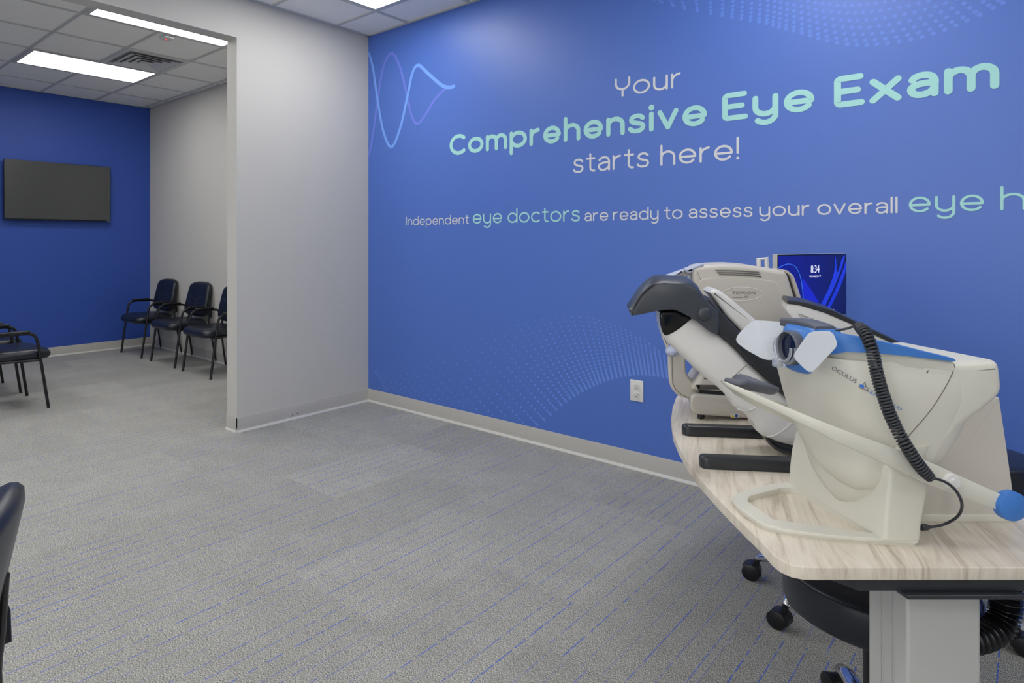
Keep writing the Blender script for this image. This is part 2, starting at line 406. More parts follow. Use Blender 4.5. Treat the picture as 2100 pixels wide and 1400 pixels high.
def arc(cx, cy, rx, ry, a0, a1, n=14):
    return [(cx + rx * math.cos(math.radians(a0 + (a1 - a0) * i / n)), cy + ry * math.sin(math.radians(a0 + (a1 - a0) * i / n))) for i in range(n + 1)]
AS, CA, DE = 1.50, 1.42, -0.52
def glyph(c):
    """(strokes, advance width) with baseline 0 and x-height 1"""
    sp = lambda *p: spline(p, 6, closed=False)
    if c == 'o': return [arc(.52, .5, .52, .5, 90, 450, 32)], 1.04
    if c == 'c': return [arc(.5, .5, .5, .5, 45, 315, 26)], .88
    if c == 'C': return [arc(.68, .71, .68, .71, 48, 312, 30)], 1.18
    if c == 'e': return [[(.02, .47), (.5, .47), (.97, .47)], [(.97, .47)] + arc(.5, .5, .48, .5, 0, 322, 30)], .98
    if c == 'r': return [[(0, 0), (0, 1)], [(0, .45)] + arc(.5, .5, .5, .5, 172, 92, 10)], .52
    if c == 'n': return [[(0, 0), (0, 1)], [(0, .5)] + arc(.42, .58, .42, .42, 175, 0, 14) + [(.84, .3), (.84, 0)]], .84
    if c == 'h': return [[(0, 0), (0, AS)], [(0, .5)] + arc(.42, .58, .42, .42, 175, 0, 14) + [(.84, .3), (.84, 0)]], .84
    if c == 'm': return [[(0, 0), (0, 1)], [(0, .5)] + arc(.36, .6, .36, .4, 175, 0, 14) + [(.72, .3), (.72, 0)], [(.72, .5)] + arc(1.08, .6, .36, .4, 175, 0, 14) + [(1.44, .3), (1.44, 0)]], 1.44
    if c == 'u': return [[(0, 1), (0, .6)] + arc(.42, .42, .42, .42, 180, 360, 14) + [(.84, .6)], [(.84, 1), (.84, 0)]], .84
    if c == 'y': return [[(0, 1), (0, .6)] + arc(.42, .42, .42, .42, 180, 360, 14) + [(.84, .6)], [(.84, 1), (.84, .3), (.84, -.1)] + arc(.42, -.1, .42, .42, 0, -140, 14)], .84
    if c == 'Y': return [[(0, CA), (0, 1.1)] + arc(.48, 1.02, .48, .48, 180, 360, 16) + [(.96, 1.1), (.96, CA)], [(.48, .54), (.48, 0)]], .96
    if c == 'p': return [[(0, 1), (0, DE)], arc(.52, .5, .52, .5, 90, 450, 32)], 1.04
    if c == 'd': return [[(1.04, AS), (1.04, 0)], arc(.52, .5, .52, .5, 90, 450, 32)], 1.04
    if c == 's': return [sp((.70, .84), (.56, .97), (.37, 1.0), (.15, .94), (.06, .76), (.16, .60), (.38, .52), (.62, .44), (.72, .27), (.62, .06), (.38, 0), (.14, .04), (0, .17))], .74
    if c == 'i': return [[(0, 0), (0, 1)], 'dot'], .02
    if c == 'v': return [[(0, 1), (.42, 0)], [(.42, 0), (.84, 1)]], .84
    if c == 'x': return [[(0, 1), (.88, 0)], [(0, 0), (.88, 1)]], .88
    if c == 'E': return [[(.86, CA), (.2, CA)] + arc(.14, CA - .14, .14, .14, 90, 180, 6) + [(0, .6), (0, .14)] + arc(.14, .14, .14, .14, 180, 270, 6) + [(.2, 0), (.9, 0)], [(0, CA * .5), (.76, CA * .5)]], .9
    if c == 'a': return [sp((.06, .80), (.18, .94), (.42, 1.0), (.68, .92), (.80, .68), (.80, .4), (.80, 0)), sp((.80, .56), (.55, .57), (.25, .54), (.04, .40), (.03, .20), (.18, .03), (.42, 0), (.66, .10), (.80, .30))], .80
    if c == 't': return [[(.26, 1.36), (.26, .5), (.26, .26)] + arc(.50, .26, .24, .26, 180, 262, 6) + [(.58, 0)], [(0, 1), (.58, 1)]], .58
    if c == 'I': return [[(0, 0), (0, CA)]], .02
    if c == 'l': return [[(0, 0), (0, AS)]], .02
    if c == '!': return [[(0, .42), (0, AS)], 'bang'], .02
    return [], .5
def word(txt, x0, x1, base, xh, w, m, parent=None):
    """x0..x1 outer extent on the wall, xh outer x-height, w stroke width"""
    gap = 0.20 + w / xh
    adv = []; X = 0
    for c in txt: g, a = glyph(c); adv.append((g, X)); X += a + gap
    X -= gap
    kx = (x1 - x0 - w) / X; kz = xh - w; mb = MB(); n = 0
    for g, off in adv:
        for s in g:
            if s in ('dot', 'bang'):
                zc = (1.42 if s == 'dot' else .02) * kz + w / 2 + base; xc = x0 + w / 2 + off * kx; r = w * .62
                mb.add([(xc + r * math.cos(2 * PI * k / 20), -.0015, zc + r * math.sin(2 * PI * k / 20)) for k in range(20)], [tuple(range(20))])
            else:
                ribbon(mb, [(x0 + w / 2 + (off + p[0]) * kx, base + w / 2 + p[1] * kz) for p in s], w, y=-.0015 - n * 4e-5); n += 1
    return mb.build('lettering', m, parent or wall_right, smooth=0)
word('Your', 2.155, 2.541, 2.196, .084, .0125, M_letter)
word('Comprehensive', .878, 2.676, 1.968, .115, .0275, M_mint)
word('Eye', 2.752, 3.170, 1.975, .112, .0275, M_mint)
word('Exam', 3.249, 3.822, 1.973, .114, .0285, M_mint)
word('starts', 1.879, 2.362, 1.765, .088, .0125, M_letter)
word('here!', 2.425, 2.836, 1.766, .084, .0125, M_letter)
word('Independent', .436, 1.058, 1.461, .050, .0070, M_letter)
word('eye', 1.091, 1.344, 1.461, .071, .0102, M_mint)
word('doctors', 1.389, 1.928, 1.461, .071, .0102, M_mint)
word('are', 1.958, 2.113, 1.461, .053, .0078, M_letter)
word('ready', 2.142, 2.415, 1.461, .053, .0078, M_letter)
word('to', 2.446, 2.548, 1.462, .053, .0078, M_letter)
word('assess', 2.580, 2.899, 1.463, .053, .0080, M_letter)
word('your', 2.929, 3.151, 1.463, .053, .0080, M_letter)
word('overall', 3.181, 3.490, 1.464, .053, .0080, M_letter)
word('eye', 3.527, 3.775, 1.465, .070, .0105, M_mint)
word('health', 3.824, 4.290, 1.466, .070, .0105, M_mint)

c6 = lambda l: [on_wall(740 + a / 3, 60 + b / 3) for a, b in l]
clipx = lambda l: [p for p in l if p[0] > .004]
mb = MB(); ribbon(mb, clipx(spline(c6([(45, 800), (75, 650), (103, 440), (140, 230), (190, 148), (240, 230), (285, 410), (310, 520), (345, 582), (395, 530), (450, 440), (510, 375), (545, 358)]), 8, False)), .024, y=-.0012); mb.build('wave_stripe', M_waveb, wall_right, smooth=0)
mb = MB(); ribbon(mb, clipx(spline(c6([(45, 130), (75, 240), (103, 430), (140, 630), (190, 724), (245, 600), (290, 400), (318, 270), (355, 222), (420, 278), (500, 345), (545, 357), (572, 352)]), 8, False)), .022, y=-.0014, w1=.028); mb.build('wave_stripe', M_wavea, wall_right, smooth=0)

def dots(name, cols, ncol, nrow, r0, r1, pw, conv, ok, md):
    mb = MB(); tops = spline([conv(*c[0]) for c in cols], 12, False); bots = spline([conv(*c[1]) for c in cols], 12, False); N = len(tops) - 1
    for i in range(ncol):
        f = i / (ncol - 1) * N; a = int(min(f, N - 1)); t = f - a
        tp = Vector(tops[a]).lerp(Vector(tops[a + 1]), t); bt = Vector(bots[a]).lerp(Vector(bots[a + 1]), t)
        for j in range(nrow):
            q = (j / (nrow - 1)); s = 1 - (1 - q) ** pw
            p = tp.lerp(bt, s); r = r0 + (r1 - r0) * q
            if ok(p): mb.add([(p.x + r * math.cos(2 * PI * k / 10), -.0008 - .00002 * ((i + j) % 5), p.y + r * math.sin(2 * PI * k / 10)) for k in range(10)], [tuple(range(10))])
    return mb.build(name, md, wall_right, smooth=0)
c8 = lambda a, b: on_wall(740 + a / 3, 600 + b / 3)
dots('dot_pattern', [((55, 430), (180, 640)), ((150, 490), (420, 800)), ((280, 465), (690, 900)), ((450, 410), (900, 900)), ((640, 330), (1090, 810)), ((850, 240), (1230, 695)), ((1050, 180), (1330, 625)), ((1220, 150), (1420, 575)), ((1400, 155), (1500, 540)), ((1530, 190), (1600, 512)), ((1650, 240), (1700, 502)), ((1760, 300), (1790, 505)), ((1870, 385), (1890, 520)), ((1960, 450), (1990, 545))], 50, 20, .0046, .0085, 1.35, c8, lambda p: p.x > .02 and p.y > .12, M_dot)
c7 = lambda a, b: on_wall(1280 + a / 2.561, b / 2.561)
dots('dot_pattern', [((-100, -190), (160, 0)), ((200, -190), (300, 40)), ((480, -190), (480, 75)), ((640, -190), (620, 98)), ((760, -190), (740, 120)), ((850, -190), (830, 145)), ((930, -190), (940, 175)), ((1010, -190), (1060, 212)), ((1080, -190), (1200, 235)), ((1150, -190), (1340, 232)), ((1230, -190), (1500, 208)), ((1330, -190), (1660, 165)), ((1450, -190), (1820, 100)), ((1600, -190), (1990, 15))], 36, 12, .0065, .0095, 1.2, c7, lambda p: p.y < CEIL - .03, M_dot2)

# ---------------------------------------------------------------- ceiling fixtures
def troffer(x0, y0, label=None):
    t = empty('ceiling_light', (x0 + T / 2, y0 - T, CEIL)); a, b = T / 2 - W, T - W
    f = MB(); fw = .034
    f.box(-a, a, b - fw, b, -.004, .006).box(-a, a, -b, -b + fw, -.004, .006).box(-a, -a + fw, -b + fw, b - fw, -.004, .006).box(a - fw, a, -b + fw, b - fw, -.004, .006)
    f.build('frame', M_grid, t, smooth=0)
    MB().box(-a + fw, a - fw, -b + fw, b - fw, -.001, .005).build('diffuser', M_diff, t, smooth=0)
    tag(t, label, 'light', 'ceiling troffers'); return t
troffer(gx - 3 * T, gy - T, 'bright recessed ceiling light over the waiting room, beside the air vent')
troffer(gx, gy - T, 'ceiling light showing as a thin strip behind the top of the wide opening')
troffer(nx, ny, 'ceiling light at the top edge above the corner of white and blue walls')
n_ = 0
for (x, y) in [(nx + 4 * T, ny), (nx + 8 * T, ny), (nx, ny - 4 * T), (nx + 4 * T, ny - 4 * T), (nx + 8 * T, ny - 4 * T), (nx, ny - 8 * T), (nx + 4 * T, ny - 8 * T), (nx + 8 * T, ny - 8 * T), (gx - 3 * T, gy - 5 * T), (gx, gy - 5 * T)]:
    troffer(x, y, 'recessed ceiling light out of view behind or above the camera')

def vent(x0, y0):
    t = empty('air_vent', (x0 + T / 2, y0 - T / 2, CEIL)); a = T / 2 - W
    def frame(mb, r0, r1, z0, z1):
        P = lambda r, z: [(-r, -r, z), (r, -r, z), (r, r, z), (-r, r, z)]
        mb.rings([P(r0, z0), P(r1, z1), P(r1 - .002, z1 + .003), P(r0 - .002, z0 + .003), P(r0, z0)], cap=False)
    MB().box(-a, a, -a, a, .002, .006).build('backing', mat('vent throat', (160, 162, 166), .8), t, smooth=0)
    f = MB()
    for (s, q) in (((-a, a, a - .03, a), 0), ((-a, a, -a, -a + .03), 0), ((-a, -a + .03, -a + .03, a - .03), 0), ((a - .03, a, -a + .03, a - .03), 0)): f.box(*s, -.005, .002)
    f.build('frame', M_metalwhite, t, smooth=0)
    for r in (.235, .175, .115, .06):
        l = MB(); frame(l, r, r - .054, -.018, -.004); l.build('louver', M_metalwhite, t, smooth=0)
    MB().box(-.03, .03, -.03, .03, -.016, -.012).build('center_plate', M_metalwhite, t, smooth=0)
    tag(t, 'square white louvered air vent beside the bright waiting room ceiling light', 'vent')
vent(gx - 2 * T, gy - T)
t = empty('occupancy_sensor', (-1.20, -1.19, CEIL + .008))
MB().box(-.055, .055, -.04, .04, -.026, 0, .006).build('housing', M_metalwhite, t)
MB().ball((0, -.01, -.027), .008, .008, .006, 12, 8).build('indicator_light', mat('red indicator', (235, 70, 60), .3, emit=(255, 60, 50), es=1.5), t)
tag(t, 'small white ceiling sensor with red light near the wide opening', 'sensor')

# television
t = empty('television', (XF, -1.115, 1.909))
MB().box(.045, .082, -.577, .577, -.332, .332, .003).build('housing', M_steel, t)
MB().box(.0805, .0835, -.571, .571, -.318, .327).build('screen', M_tv, t, smooth=0)
MB().box(.0815, .0845, .535, .565, -.3285, -.3245).build('badge', M_silver, t, smooth=0)
MB().box(.001, .046, -.2, .2, -.15, .15).build('wall_bracket', M_steel, t, smooth=0)
tag(t, 'flat black television hung on the deep blue waiting room wall', 'television')

# wall outlet
t = empty('power_outlet', (2.289, 0, .463))
MB().box(-.039, .039, -.006, 0, -.062, .062, .003).build('cover_plate', mat('outlet white', (222, 222, 217), .35), t)
for dz in (.024, -.024):
    o = MB(); o.prism(rounded([(-.017, dz - .0165), (.017, dz - .0165), (.017, dz + .0165), (-.017, dz + .0165)], .012), -.009, -.004, .001); rc = o.build('receptacle', mat('receptacle', (214, 213, 207), .4) if dz > 0 else bpy.data.materials['receptacle'], t)
    h = MB().box(-.008, -.006, -.0095, -.0085, dz + .001, dz + .010).box(.006, .0078, -.0095, -.0085, dz + .002, dz + .009)
    h.lathe([(.0028, -.0095), (.0028, -.0085)], (0, 0, dz - .008), 10, 'y'); h.build('slots', M_dark, rc, smooth=0)
tag(t, 'white double power outlet low on the blue wall', 'outlet')

# ---------------------------------------------------------------- waiting chairs
def make_chair(name):
    t = empty(name, (0, 0, 0))
    # front toward -y; feet: x +-.278, y -.25 / +.25
    plan = lambda s, dz=0: None
    R = []
    for z, k in ((.392, .86), (.396, .94), (.412, .99), (.435, 1.0), (.455, .985), (.468, .94), (.476, .84), (.482, .6), (.480, .2)):
        ring = []
        for i in range(40):
            a = 2 * PI * i / 40; cx, sy = math.cos(a), math.sin(a)
            x = .262 * k * math.copysign(abs(cx) ** .42, cx); y = .240 * k * math.copysign(abs(sy) ** .42, sy)
            d = -.022 * max(0, (-y - .10) / .17) ** 1.5 * (1 if z > .43 else .3)        # waterfall front
            ring.append((x, y - .065, z + d - .010 * math.exp(-(x * x + y * y) / .02) * (1 if z > .465 else 0)))
        R.append(ring)
    MB().rings(R).build('seat', M_vinyl, t, smooth=60)
    # back cushion: superellipse in x,z leaning back
    back = spline([(-.235, .60), (-.222, .80), (-.19, .855), (-.10, .875), (0, .878), (.10, .875), (.19, .855), (.222, .80), (.235, .60), (.215, .53), (.15, .502), (0, .495), (-.15, .502), (-.215, .53)], 4)
    mb = MB()
    L = []
    cx, cz = 0, .69
    for (k, yo) in ((.1, -.040), (.4, -.041), (.7, -.040), (.88, -.034), (.96, -.022), (1.0, -.004), (1.0, .012), (.96, .026), (.85, .034), (.1, .036)):
        L.append([(cx + (x - cx) * k, yo + .150 + (cz + (z - cz) * k - .5) * .22 + .05 * ((x * k) / .235) ** 2 * -.5, cz + (z - cz) * k) for x, z in back])
    mb.rings(L); bk = mb.build('backrest', M_vinyl, t, smooth=60)
    fy = lambda z: .150 + (z - .5) * .22
    sm = MB(); sm.tube([(x, fy(.735 - .05 * (1 - (x / .17) ** 2)) - .0405 - .025 * (x / .235) ** 2, .735 - .05 * (1 - (x / .17) ** 2) + .0) for x in [(-.17 + .34 * i / 16) for i in range(17)]], .0022, 6)
    sm.tube([(0, fy(.68) - .041, .683), (0, fy(.52) - .041, .53)], .002, 6); sm.build('seam', M_seamv, bk)
    for s in (-1, 1):
        x = .278 * s
        fl = [(x, -.250, 0), (x, -.205, .30), (x, -.180, .47), (x, -.168, .54), (x, -.150, .585), (x, -.110, .607), (x, -.05, .611)]
        MB().tube(spline(fl, 4, False), .0125, 10).build('front_leg', M_steel, t)
        MB().tube(spline([(x, -.07, .6105), (x, .10, .606), (x, .155, .595), (x, .178, .555)], 4, False) + [(x * .93, .185, .50)], .0115, 10).build('arm_tube', M_steel, t)
        MB().prism(rounded([(x - .024, -.115), (x + .024, -.115), (x + .022, .105), (x - .022, .105)], .02), .612, .634, .008, 'z').build('armrest', M_steel, t)
        MB().tube(spline([(x * .97, .245, 0), (x * .93, .205, .22), (x * .86, .175, .42), (x * .74, .19, .56), (x * .62, .205, .68)], 4, False), .0125, 10, flat=.8).build('rear_leg', M_steel, t)
    fr = MB().tube([(-.275, -.19, .39), (.275, -.19, .39)], .011, 8).tube([(-.25, .175, .392), (.25, .175, .392)], .011, 8)
    for s in (-1, 1): fr.tube([(.262 * s, -.19, .39), (.245 * s, .175, .40)], .011, 8)
    fr.build('seat_frame', M_steel, t)
    return t
GC = 'black waiting chairs'
chair = make_chair('waiting_chair')
tag(chair, 'black vinyl armchair in the far corner, by the deep blue wall', 'chair', GC)
chair.location = (-3.51, -.252, 0)
c2 = dup(chair, (-2.718, -.248, 0), 0); tag(c2, 'black vinyl armchair in the middle of the row along the white wall', 'chair', GC)
c3 = dup(chair, (-1.958, -.262, 0), 0); tag(c3, 'black vinyl armchair cut off by the edge of the white partition', 'chair', GC)
c4 = dup(chair, (-1.929, -2.222, 0), PI); tag(c4, 'black vinyl armchair at left edge whose whole seat front shows', 'chair', GC)
c5 = dup(chair, (-2.643, -2.228, 0), PI); tag(c5, 'black vinyl armchair at left edge, mostly hidden behind the nearer one', 'chair', GC)
x, y = uvw(-.898, 1.04)
c6_ = dup(chair, (x, y, 0), YAW + math.radians(-74)); tag(c6_, 'black vinyl chair close by, only its padded back showing bottom left', 'chair', GC)

# ---------------------------------------------------------------- instrument table
TZ = .735
tb = device('instrument_table', 1.1, 1.6, 0)
edge = [(1.68, 1.187), (.80, 1.187), (.773, 1.188), (.756, 1.197), (.747, 1.215), (.746, 1.235), (.756, 1.299), (.764, 1.38), (.778, 1.50), (.801, 1.648), (.828, 1.765), (.86, 1.88), (.905, 2.02), (.97, 2.18), (1.045, 2.335), (1.125, 2.483), (1.19, 2.58), (1.28, 2.68), (1.40, 2.78), (1.55, 2.85), (1.70, 2.88), (2.02, 2.88), (2.06, 2.86), (2.07, 2.80), (2.03, 2.35), (1.93, 2.08), (1.72, 1.84), (1.55, 1.68), (1.49, 1.58), (1.50, 1.45), (1.56, 1.34), (1.67, 1.25), (1.70, 1.21)]
MB().prism(edge, TZ - .0243, TZ, .002, 'z').build('tabletop', M_wood, tb, smooth=50)
MB().prism([(.885, 1.200), (1.55, 1.200), (1.55, 1.37), (.94, 1.37), (.86, 1.34), (.86, 1.235)], .684, TZ - .0245, .002, 'z').build('mounting_bar', M_black, tb)
MB().box(.965, 1.183, 1.186, 1.235, .675, .6838, .0025).build('height_control', M_black, tb)
def column(uo, vo):
    m_ = MB()
    pl = rounded([(uo, vo), (uo + .141, vo), (uo + .141, vo + .10), (uo, vo + .10)], .006)
    m_.prism(pl, .05, .684, .001, 'z')
    for dv in (.030, .036, .058, .064): m_.box(uo - .0015, uo + .001, vo + dv, vo + dv + .003, .06, .684)
    m_.build('lift_column', M_silver, tb)
    MB().box(uo - .06, uo + .30, vo - .01, vo + .11, 0.0, .05, .008).build('foot', M_silver, tb)
column(1.000, 1.230)
column(1.86, 2.15)
MB().tube([(1.15, 1.33, .69), (1.90, 2.20, .69)], .018, 10).build('cross_rail', M_black, tb)
tag(tb, 'bow-edged pale wood instrument table on silver lift columns', 'table')

# corrugated cable duct under the table
p = [at(2063, 1220, 1.385), at(2060, 1258, 1.385), at(2045, 1287, 1.38), at(2018, 1305, 1.37), at(1985, 1313, 1.36), at(1945, 1316, 1.352)]
p = [(p[0][0], 1.385, .683), (p[0][0], 1.385, .62)] + p
path = spline(p, 24, False)
r = [.0275 + .0035 * math.cos(i * 2 * PI / 4.0) for i in range(len(path))]
def resample(path, n):
    P = [Vector(q) for q in path]; d = [0]
    for i in range(1, len(P)): d.append(d[-1] + (P[i] - P[i - 1]).length)
    out = []; j = 0
    for k in range(n + 1):
        s = d[-1] * k / n
        while j < len(d) - 2 and d[j + 1] < s: j += 1
        out.append(P[j].lerp(P[j + 1], (s - d[j]) / max(1e-9, d[j + 1] - d[j])))
    return out, d[-1]
path, ln = resample(path, 180)
dv = device('cable_duct', 1.38, 1.45, .5)
MB().tube(path, [.0255 + .0035 * math.cos(i * 2 * PI / 4.5) for i in range(181)], 16).build('corrugated_tube', mat('black duct', (20, 21, 24), .3), dv, smooth=70)
tag(dv, 'black corrugated cable duct looping under the pale table', 'cable duct')

# ---------------------------------------------------------------- stools
def make_stool(z1=.500):
    t = empty('stool', (0, 0, 0)); z0, R = z1 - .1, .198
    prof = [(.02, z0), (R - .015, z0), (R - .004, z0 + .006), (R, z0 + .02), (R + .002, z0 + .05), (R, z1 - .012), (R - .003, z1 - .004), (R - .010, z1 + .001), (R - .03, z1 + .004), (.08, z1 + .006), (.01, z1 + .006)]
    MB().lathe(prof, (0, 0, 0), 64).build('seat', M_vinyl, t, smooth=50)
    MB().tube([((R + .0005) * math.cos(a), (R + .0005) * math.sin(a), z1 - .008) for a in [2 * PI * i / 64 for i in range(65)]], .0035, 6).build('piping', M_vinyl, t)
    MB().lathe([(.07, z0), (.07, z0 - .012), (.03, z0 - .02), (.026, z0 - .1), (.026, .12), (.045, .11), (.05, .07), (.03, .06)], (0, 0, 0), 24).build('gas_column', M_steel, t)
    MB().tube([(.03, .0, z0 - .018), (.14, .04, z0 - .022), (.235, .06, z0 - .020), (.235, .075, z0 - .02), (.14, .055, z0 - .022)], .004, 8).build('lever', M_chrome, t)
    for k in range(5):
        a = 2 * PI * k / 5; ca, sa = math.cos(a), math.sin(a)
        leg = MB(); P = [(r_ * ca, r_ * sa, z_) for r_, z_ in ((.03, .120), (.12, .124), (.22, .114), (.270, .096), (.287, .082))]
        leg.tube(P, [.026, .024, .022, .021, .013], 14, flat=.8); leg.build('leg', M_chrome, t, smooth=60)
        b_ = (.289 * ca, .289 * sa); ta = a + (1.9, .3, 2.2, 1.0, 2.7)[k]; tx, ty = math.cos(ta), math.sin(ta)
        cs = MB()
        for sgn in (-1, 1):
            cxx, cyy = b_[0] + tx * .019 * sgn + ty * .020, b_[1] + ty * .019 * sgn - tx * .020
            ring = []
            for h in (-.011, .011):
                for rr in ((.023, .031) if h < 0 else (.031, .023)):
                    ring.append([(cxx + tx * (h if rr == .023 else h * .7) + (-ty) * rr * math.cos(q), cyy + ty * (h if rr == .023 else h * .7) + tx * rr * math.cos(q), .0312 + rr * math.sin(q)) for q in [2 * PI * i / 20 for i in range(20)]])
            cs.rings(ring)
        # hood between the twin wheels
        hood = []
        for h in (-.024, .024):
            hood.append([(b_[0] + ty * .014 + tx * h + (-ty) * rr * math.cos(q), b_[1] - tx * .014 + ty * h + tx * rr * math.cos(q), .034 + rr * math.sin(q)) for rr, q in [(.031 if i <= 11 or i >= 19 else .016, 2 * PI * i / 20) for i in range(20)]])
        cs.rings(hood); cs.lathe([(.010, .04), (.010, .080)], (b_[0], b_[1], 0), 12)
        cs.build('caster', M_steel, t)
    return t
def foot_angle(au): return math.radians(au) + YAW
x, y = uvw(1.227, 1.607)
st = make_stool(); st.location = (x, y, 0); st.rotation_euler = (0, 0, foot_angle(69))
tag(st, 'round black stool with thick padded seat beside the silver table column', 'stool', 'black rolling stools')
x, y = uvw(1.649, 2.314)
s2 = dup(st, (x, y, 0), foot_angle(128.5)); tag(s2, 'rolling stool under the table, two of its casters showing at left', 'stool', 'black rolling stools')
x, y = uvw(2.142, 2.37)
s3 = make_stool(.56); s3.location = (x, y, 0); s3.rotation_euler = (0, 0, foot_angle(-35)); tag(s3, 'black stool with chrome lever at right edge, behind the blue knob', 'stool', 'black rolling stools')

# ---------------------------------------------------------------- small lettering on the instruments (built-in font, turned to mesh)
def text_mesh(txt, size, stretch=1.0, spacing=1.0):
    cu = bpy.data.curves.new('t', 'FONT'); cu.body = txt; cu.size = size; cu.align_x = 'CENTER'; cu.align_y = 'CENTER'; cu.space_character = spacing
    o = bpy.data.objects.new('t', cu); C.objects.link(o)
    bpy.context.view_layer.update()
    me = bpy.data.meshes.new_from_object(o.evaluated_get(bpy.context.evaluated_depsgraph_get()))
    vs = [(v.co.x * stretch, v.co.y) for v in me.vertices]; fs = [tuple(p.vertices) for p in me.polygons]
    bpy.data.objects.remove(o); bpy.data.curves.remove(cu); bpy.data.meshes.remove(me)
    return vs, fs
def put_text(name, txt, size, org, ux, uy, m, parent, stretch=1.0, spacing=1.0, mb=None):
    vs, fs = text_mesh(txt, size, stretch, spacing); o, a, b = Vector(org), Vector(ux).normalized(), Vector(uy).normalized()
    q = mb or MB(); q.add([o + a * x_ + b * y_ for x_, y_ in vs], fs)
    return q.build(name, m, parent, smooth=0) if mb is None else q

# ---------------------------------------------------------------- autorefractor (farthest instrument)
ar = device('autorefractor', 1.25, 2.33, TZ)
V0, V1 = 2.175, 2.42
SKEW = (.40, 2.175)
body = [R1(*q) for q in [(392, 150), (405, 134), (440, 126), (520, 119), (610, 117), (720, 124), (830, 142), (905, 152), (935, 165), (960, 240), (1000, 380), (1045, 540), (1060, 700), (1000, 745), (640, 760), (470, 752), (415, 735), (385, 705), (372, 640), (376, 500), (388, 350)]]
MB().prism(rounded(uz(body, V0), .012, 3), V0, V1, .016).build('body', M_beige2, ar, smooth=50)
# rear shell edge and recessed side panel
rear = [R1(*q) for q in [(905, 152), (925, 150), (962, 178), (985, 240), (1015, 335), (1060, 480), (1090, 700), (1060, 720), (1040, 520), (985, 320), (940, 180)]]
MB().prism(rounded(uz(rear, V0 + .015), .008, 3), V0 + .012, V1 - .01, .008).build('rear_cover', M_beige2, ar, smooth=50)
pan = [R1(*q) for q in [(430, 205), (500, 196), (650, 192), (800, 205), (862, 215), (885, 230), (925, 380), (975, 560), (985, 690), (470, 690), (440, 500)]]
MB().prism(rounded(uz(pan, V0), .015, 4), V0 - .0035, V0 + .01, .0035).build('side_panel', M_beige2, ar, smooth=50)
vt = MB()
for (a0, b0, a1, b1) in ((525, 152, 775, 162), (535, 164, 783, 175), (545, 175, 790, 188)):
    P = spline([at(*R1(a0, b0), V0 - .001), at(*R1((a0 + a1) / 2, (b0 + b1) / 2 - 3), V0 - .001), at(*R1(a1, b1), V0 - .001)], 8, False)
    vt.tube(P, .0022, 6)
vt.build('vent_slot', M_seam, ar)
bc = at(*R1(680, 287), V0 - .0036); br = MB()
P = [(bc[0] + .069 * math.cos(a), bc[1], bc[2] + .0228 * math.sin(a)) for a in [2 * PI * i / 48 for i in range(49)]]
br.tube(P, .0016, 6)
bd = br.build('badge', M_ivory, ar)
L_ = MB(); put_text('x', 'TOPCON', .0145, (bc[0] + .006, bc[1] - .0008, bc[2] + .0035), (1, 0, 0), (0, 0, 1), None, None, 1.25, 1.05, L_)
put_text('x', 'KR', .0105, (bc[0] + .014, bc[1] - .0008, bc[2] - .010), (1, 0, .0), (.25, 0, 1), None, None, 1.1, 1, L_)
L_.box(bc[0] - .03, bc[0] + .003, bc[1] - .0010, bc[1] - .0006, bc[2] - .0130, bc[2] - .0118)
L_.build('lettering', M_ink, bd, smooth=0)
lg = MB(); 
for s in (-1, 1): lg.prism(rounded([(bc[0] - .042 + s * .0042 - .003, bc[2] - .001), (bc[0] - .042 + s * .0042 + .003, bc[2] - .001), (bc[0] - .042 + .004 * s * .3, bc[2] + .009)], .002), bc[1] - .001, bc[1] - .0003, .0002)
lg.build('emblem', M_ivory, bd)
# base
b0 = V0 - .02
lo = [R1(*q) for q in [(392, 905), (400, 872), (430, 862), (700, 880), (1100, 905), (1110, 1040), (740, 1018), (440, 983), (398, 962)]]
lo_z = [(u_, max(z_, TZ + .006)) for u_, z_ in uz(lo, b0)]
MB().prism(rounded(lo_z, .012, 4), b0, V1 - .02, .010).build('base', M_beige2, ar, smooth=50)
up = [R1(*q) for q in [(455, 740), (432, 780), (400, 826), (402, 842), (430, 850), (700, 866), (1090, 890), (1090, 800), (900, 735)]]
MB().prism(rounded(uz(up, b0), .006, 3), b0 + .004, V1 - .03, .022).build('turntable', M_beige2, ar, smooth=50)
MB().box(at(1440, 0, b0)[0], at(1640, 0, b0)[0], b0 + .012, V1 - .04, at(0, 810, b0)[2] - .016, at(0, 795, b0)[2]).build('gap_plate', M_dark, ar, smooth=0)
for (a, b_) in ((1444, b0 + .03), (1640, b0 + .03), (1444, V1 - .05), (1640, V1 - .05)):
    u_ = at(a, 0, b0)[0]; MB().lathe([(.012, TZ), (.013, TZ + .004), (.012, TZ + .02)], (u_, b_, 0), 16).build('foot', M_black, ar)
MB().tube([(at(1540, 0, b0)[0], 2.32, .79), (at(1540, 0, b0)[0], 2.32, .98)], .07, 20).build('neck', M_beige2, ar)
# warning sticker
q = at(*R1(648, 986), b0 - .0006)
sk = MB().box(q[0] - .0135, q[0] + .0135, q[1], q[1] + .0006, q[2] - .0065, q[2] + .0065).build('sticker', M_ivory, ar, smooth=0)
MB().add([(q[0] - .0115, q[1] - .0004, q[2] - .005), (q[0] - .0005, q[1] - .0004, q[2] - .005), (q[0] - .006, q[1] - .0004, q[2] + .005)], [(0, 1, 2)]).build('warning_triangle', mat('yellow ink', (230, 200, 30), .5), sk, smooth=0)
MB().lathe([(.0052, 0), (.0052, .0004)], (q[0] + .0065, q[1] - .0006, q[2]), 20, 'y').build('blue_symbol', mat('deep blue ink', (45, 80, 165), .5), sk)
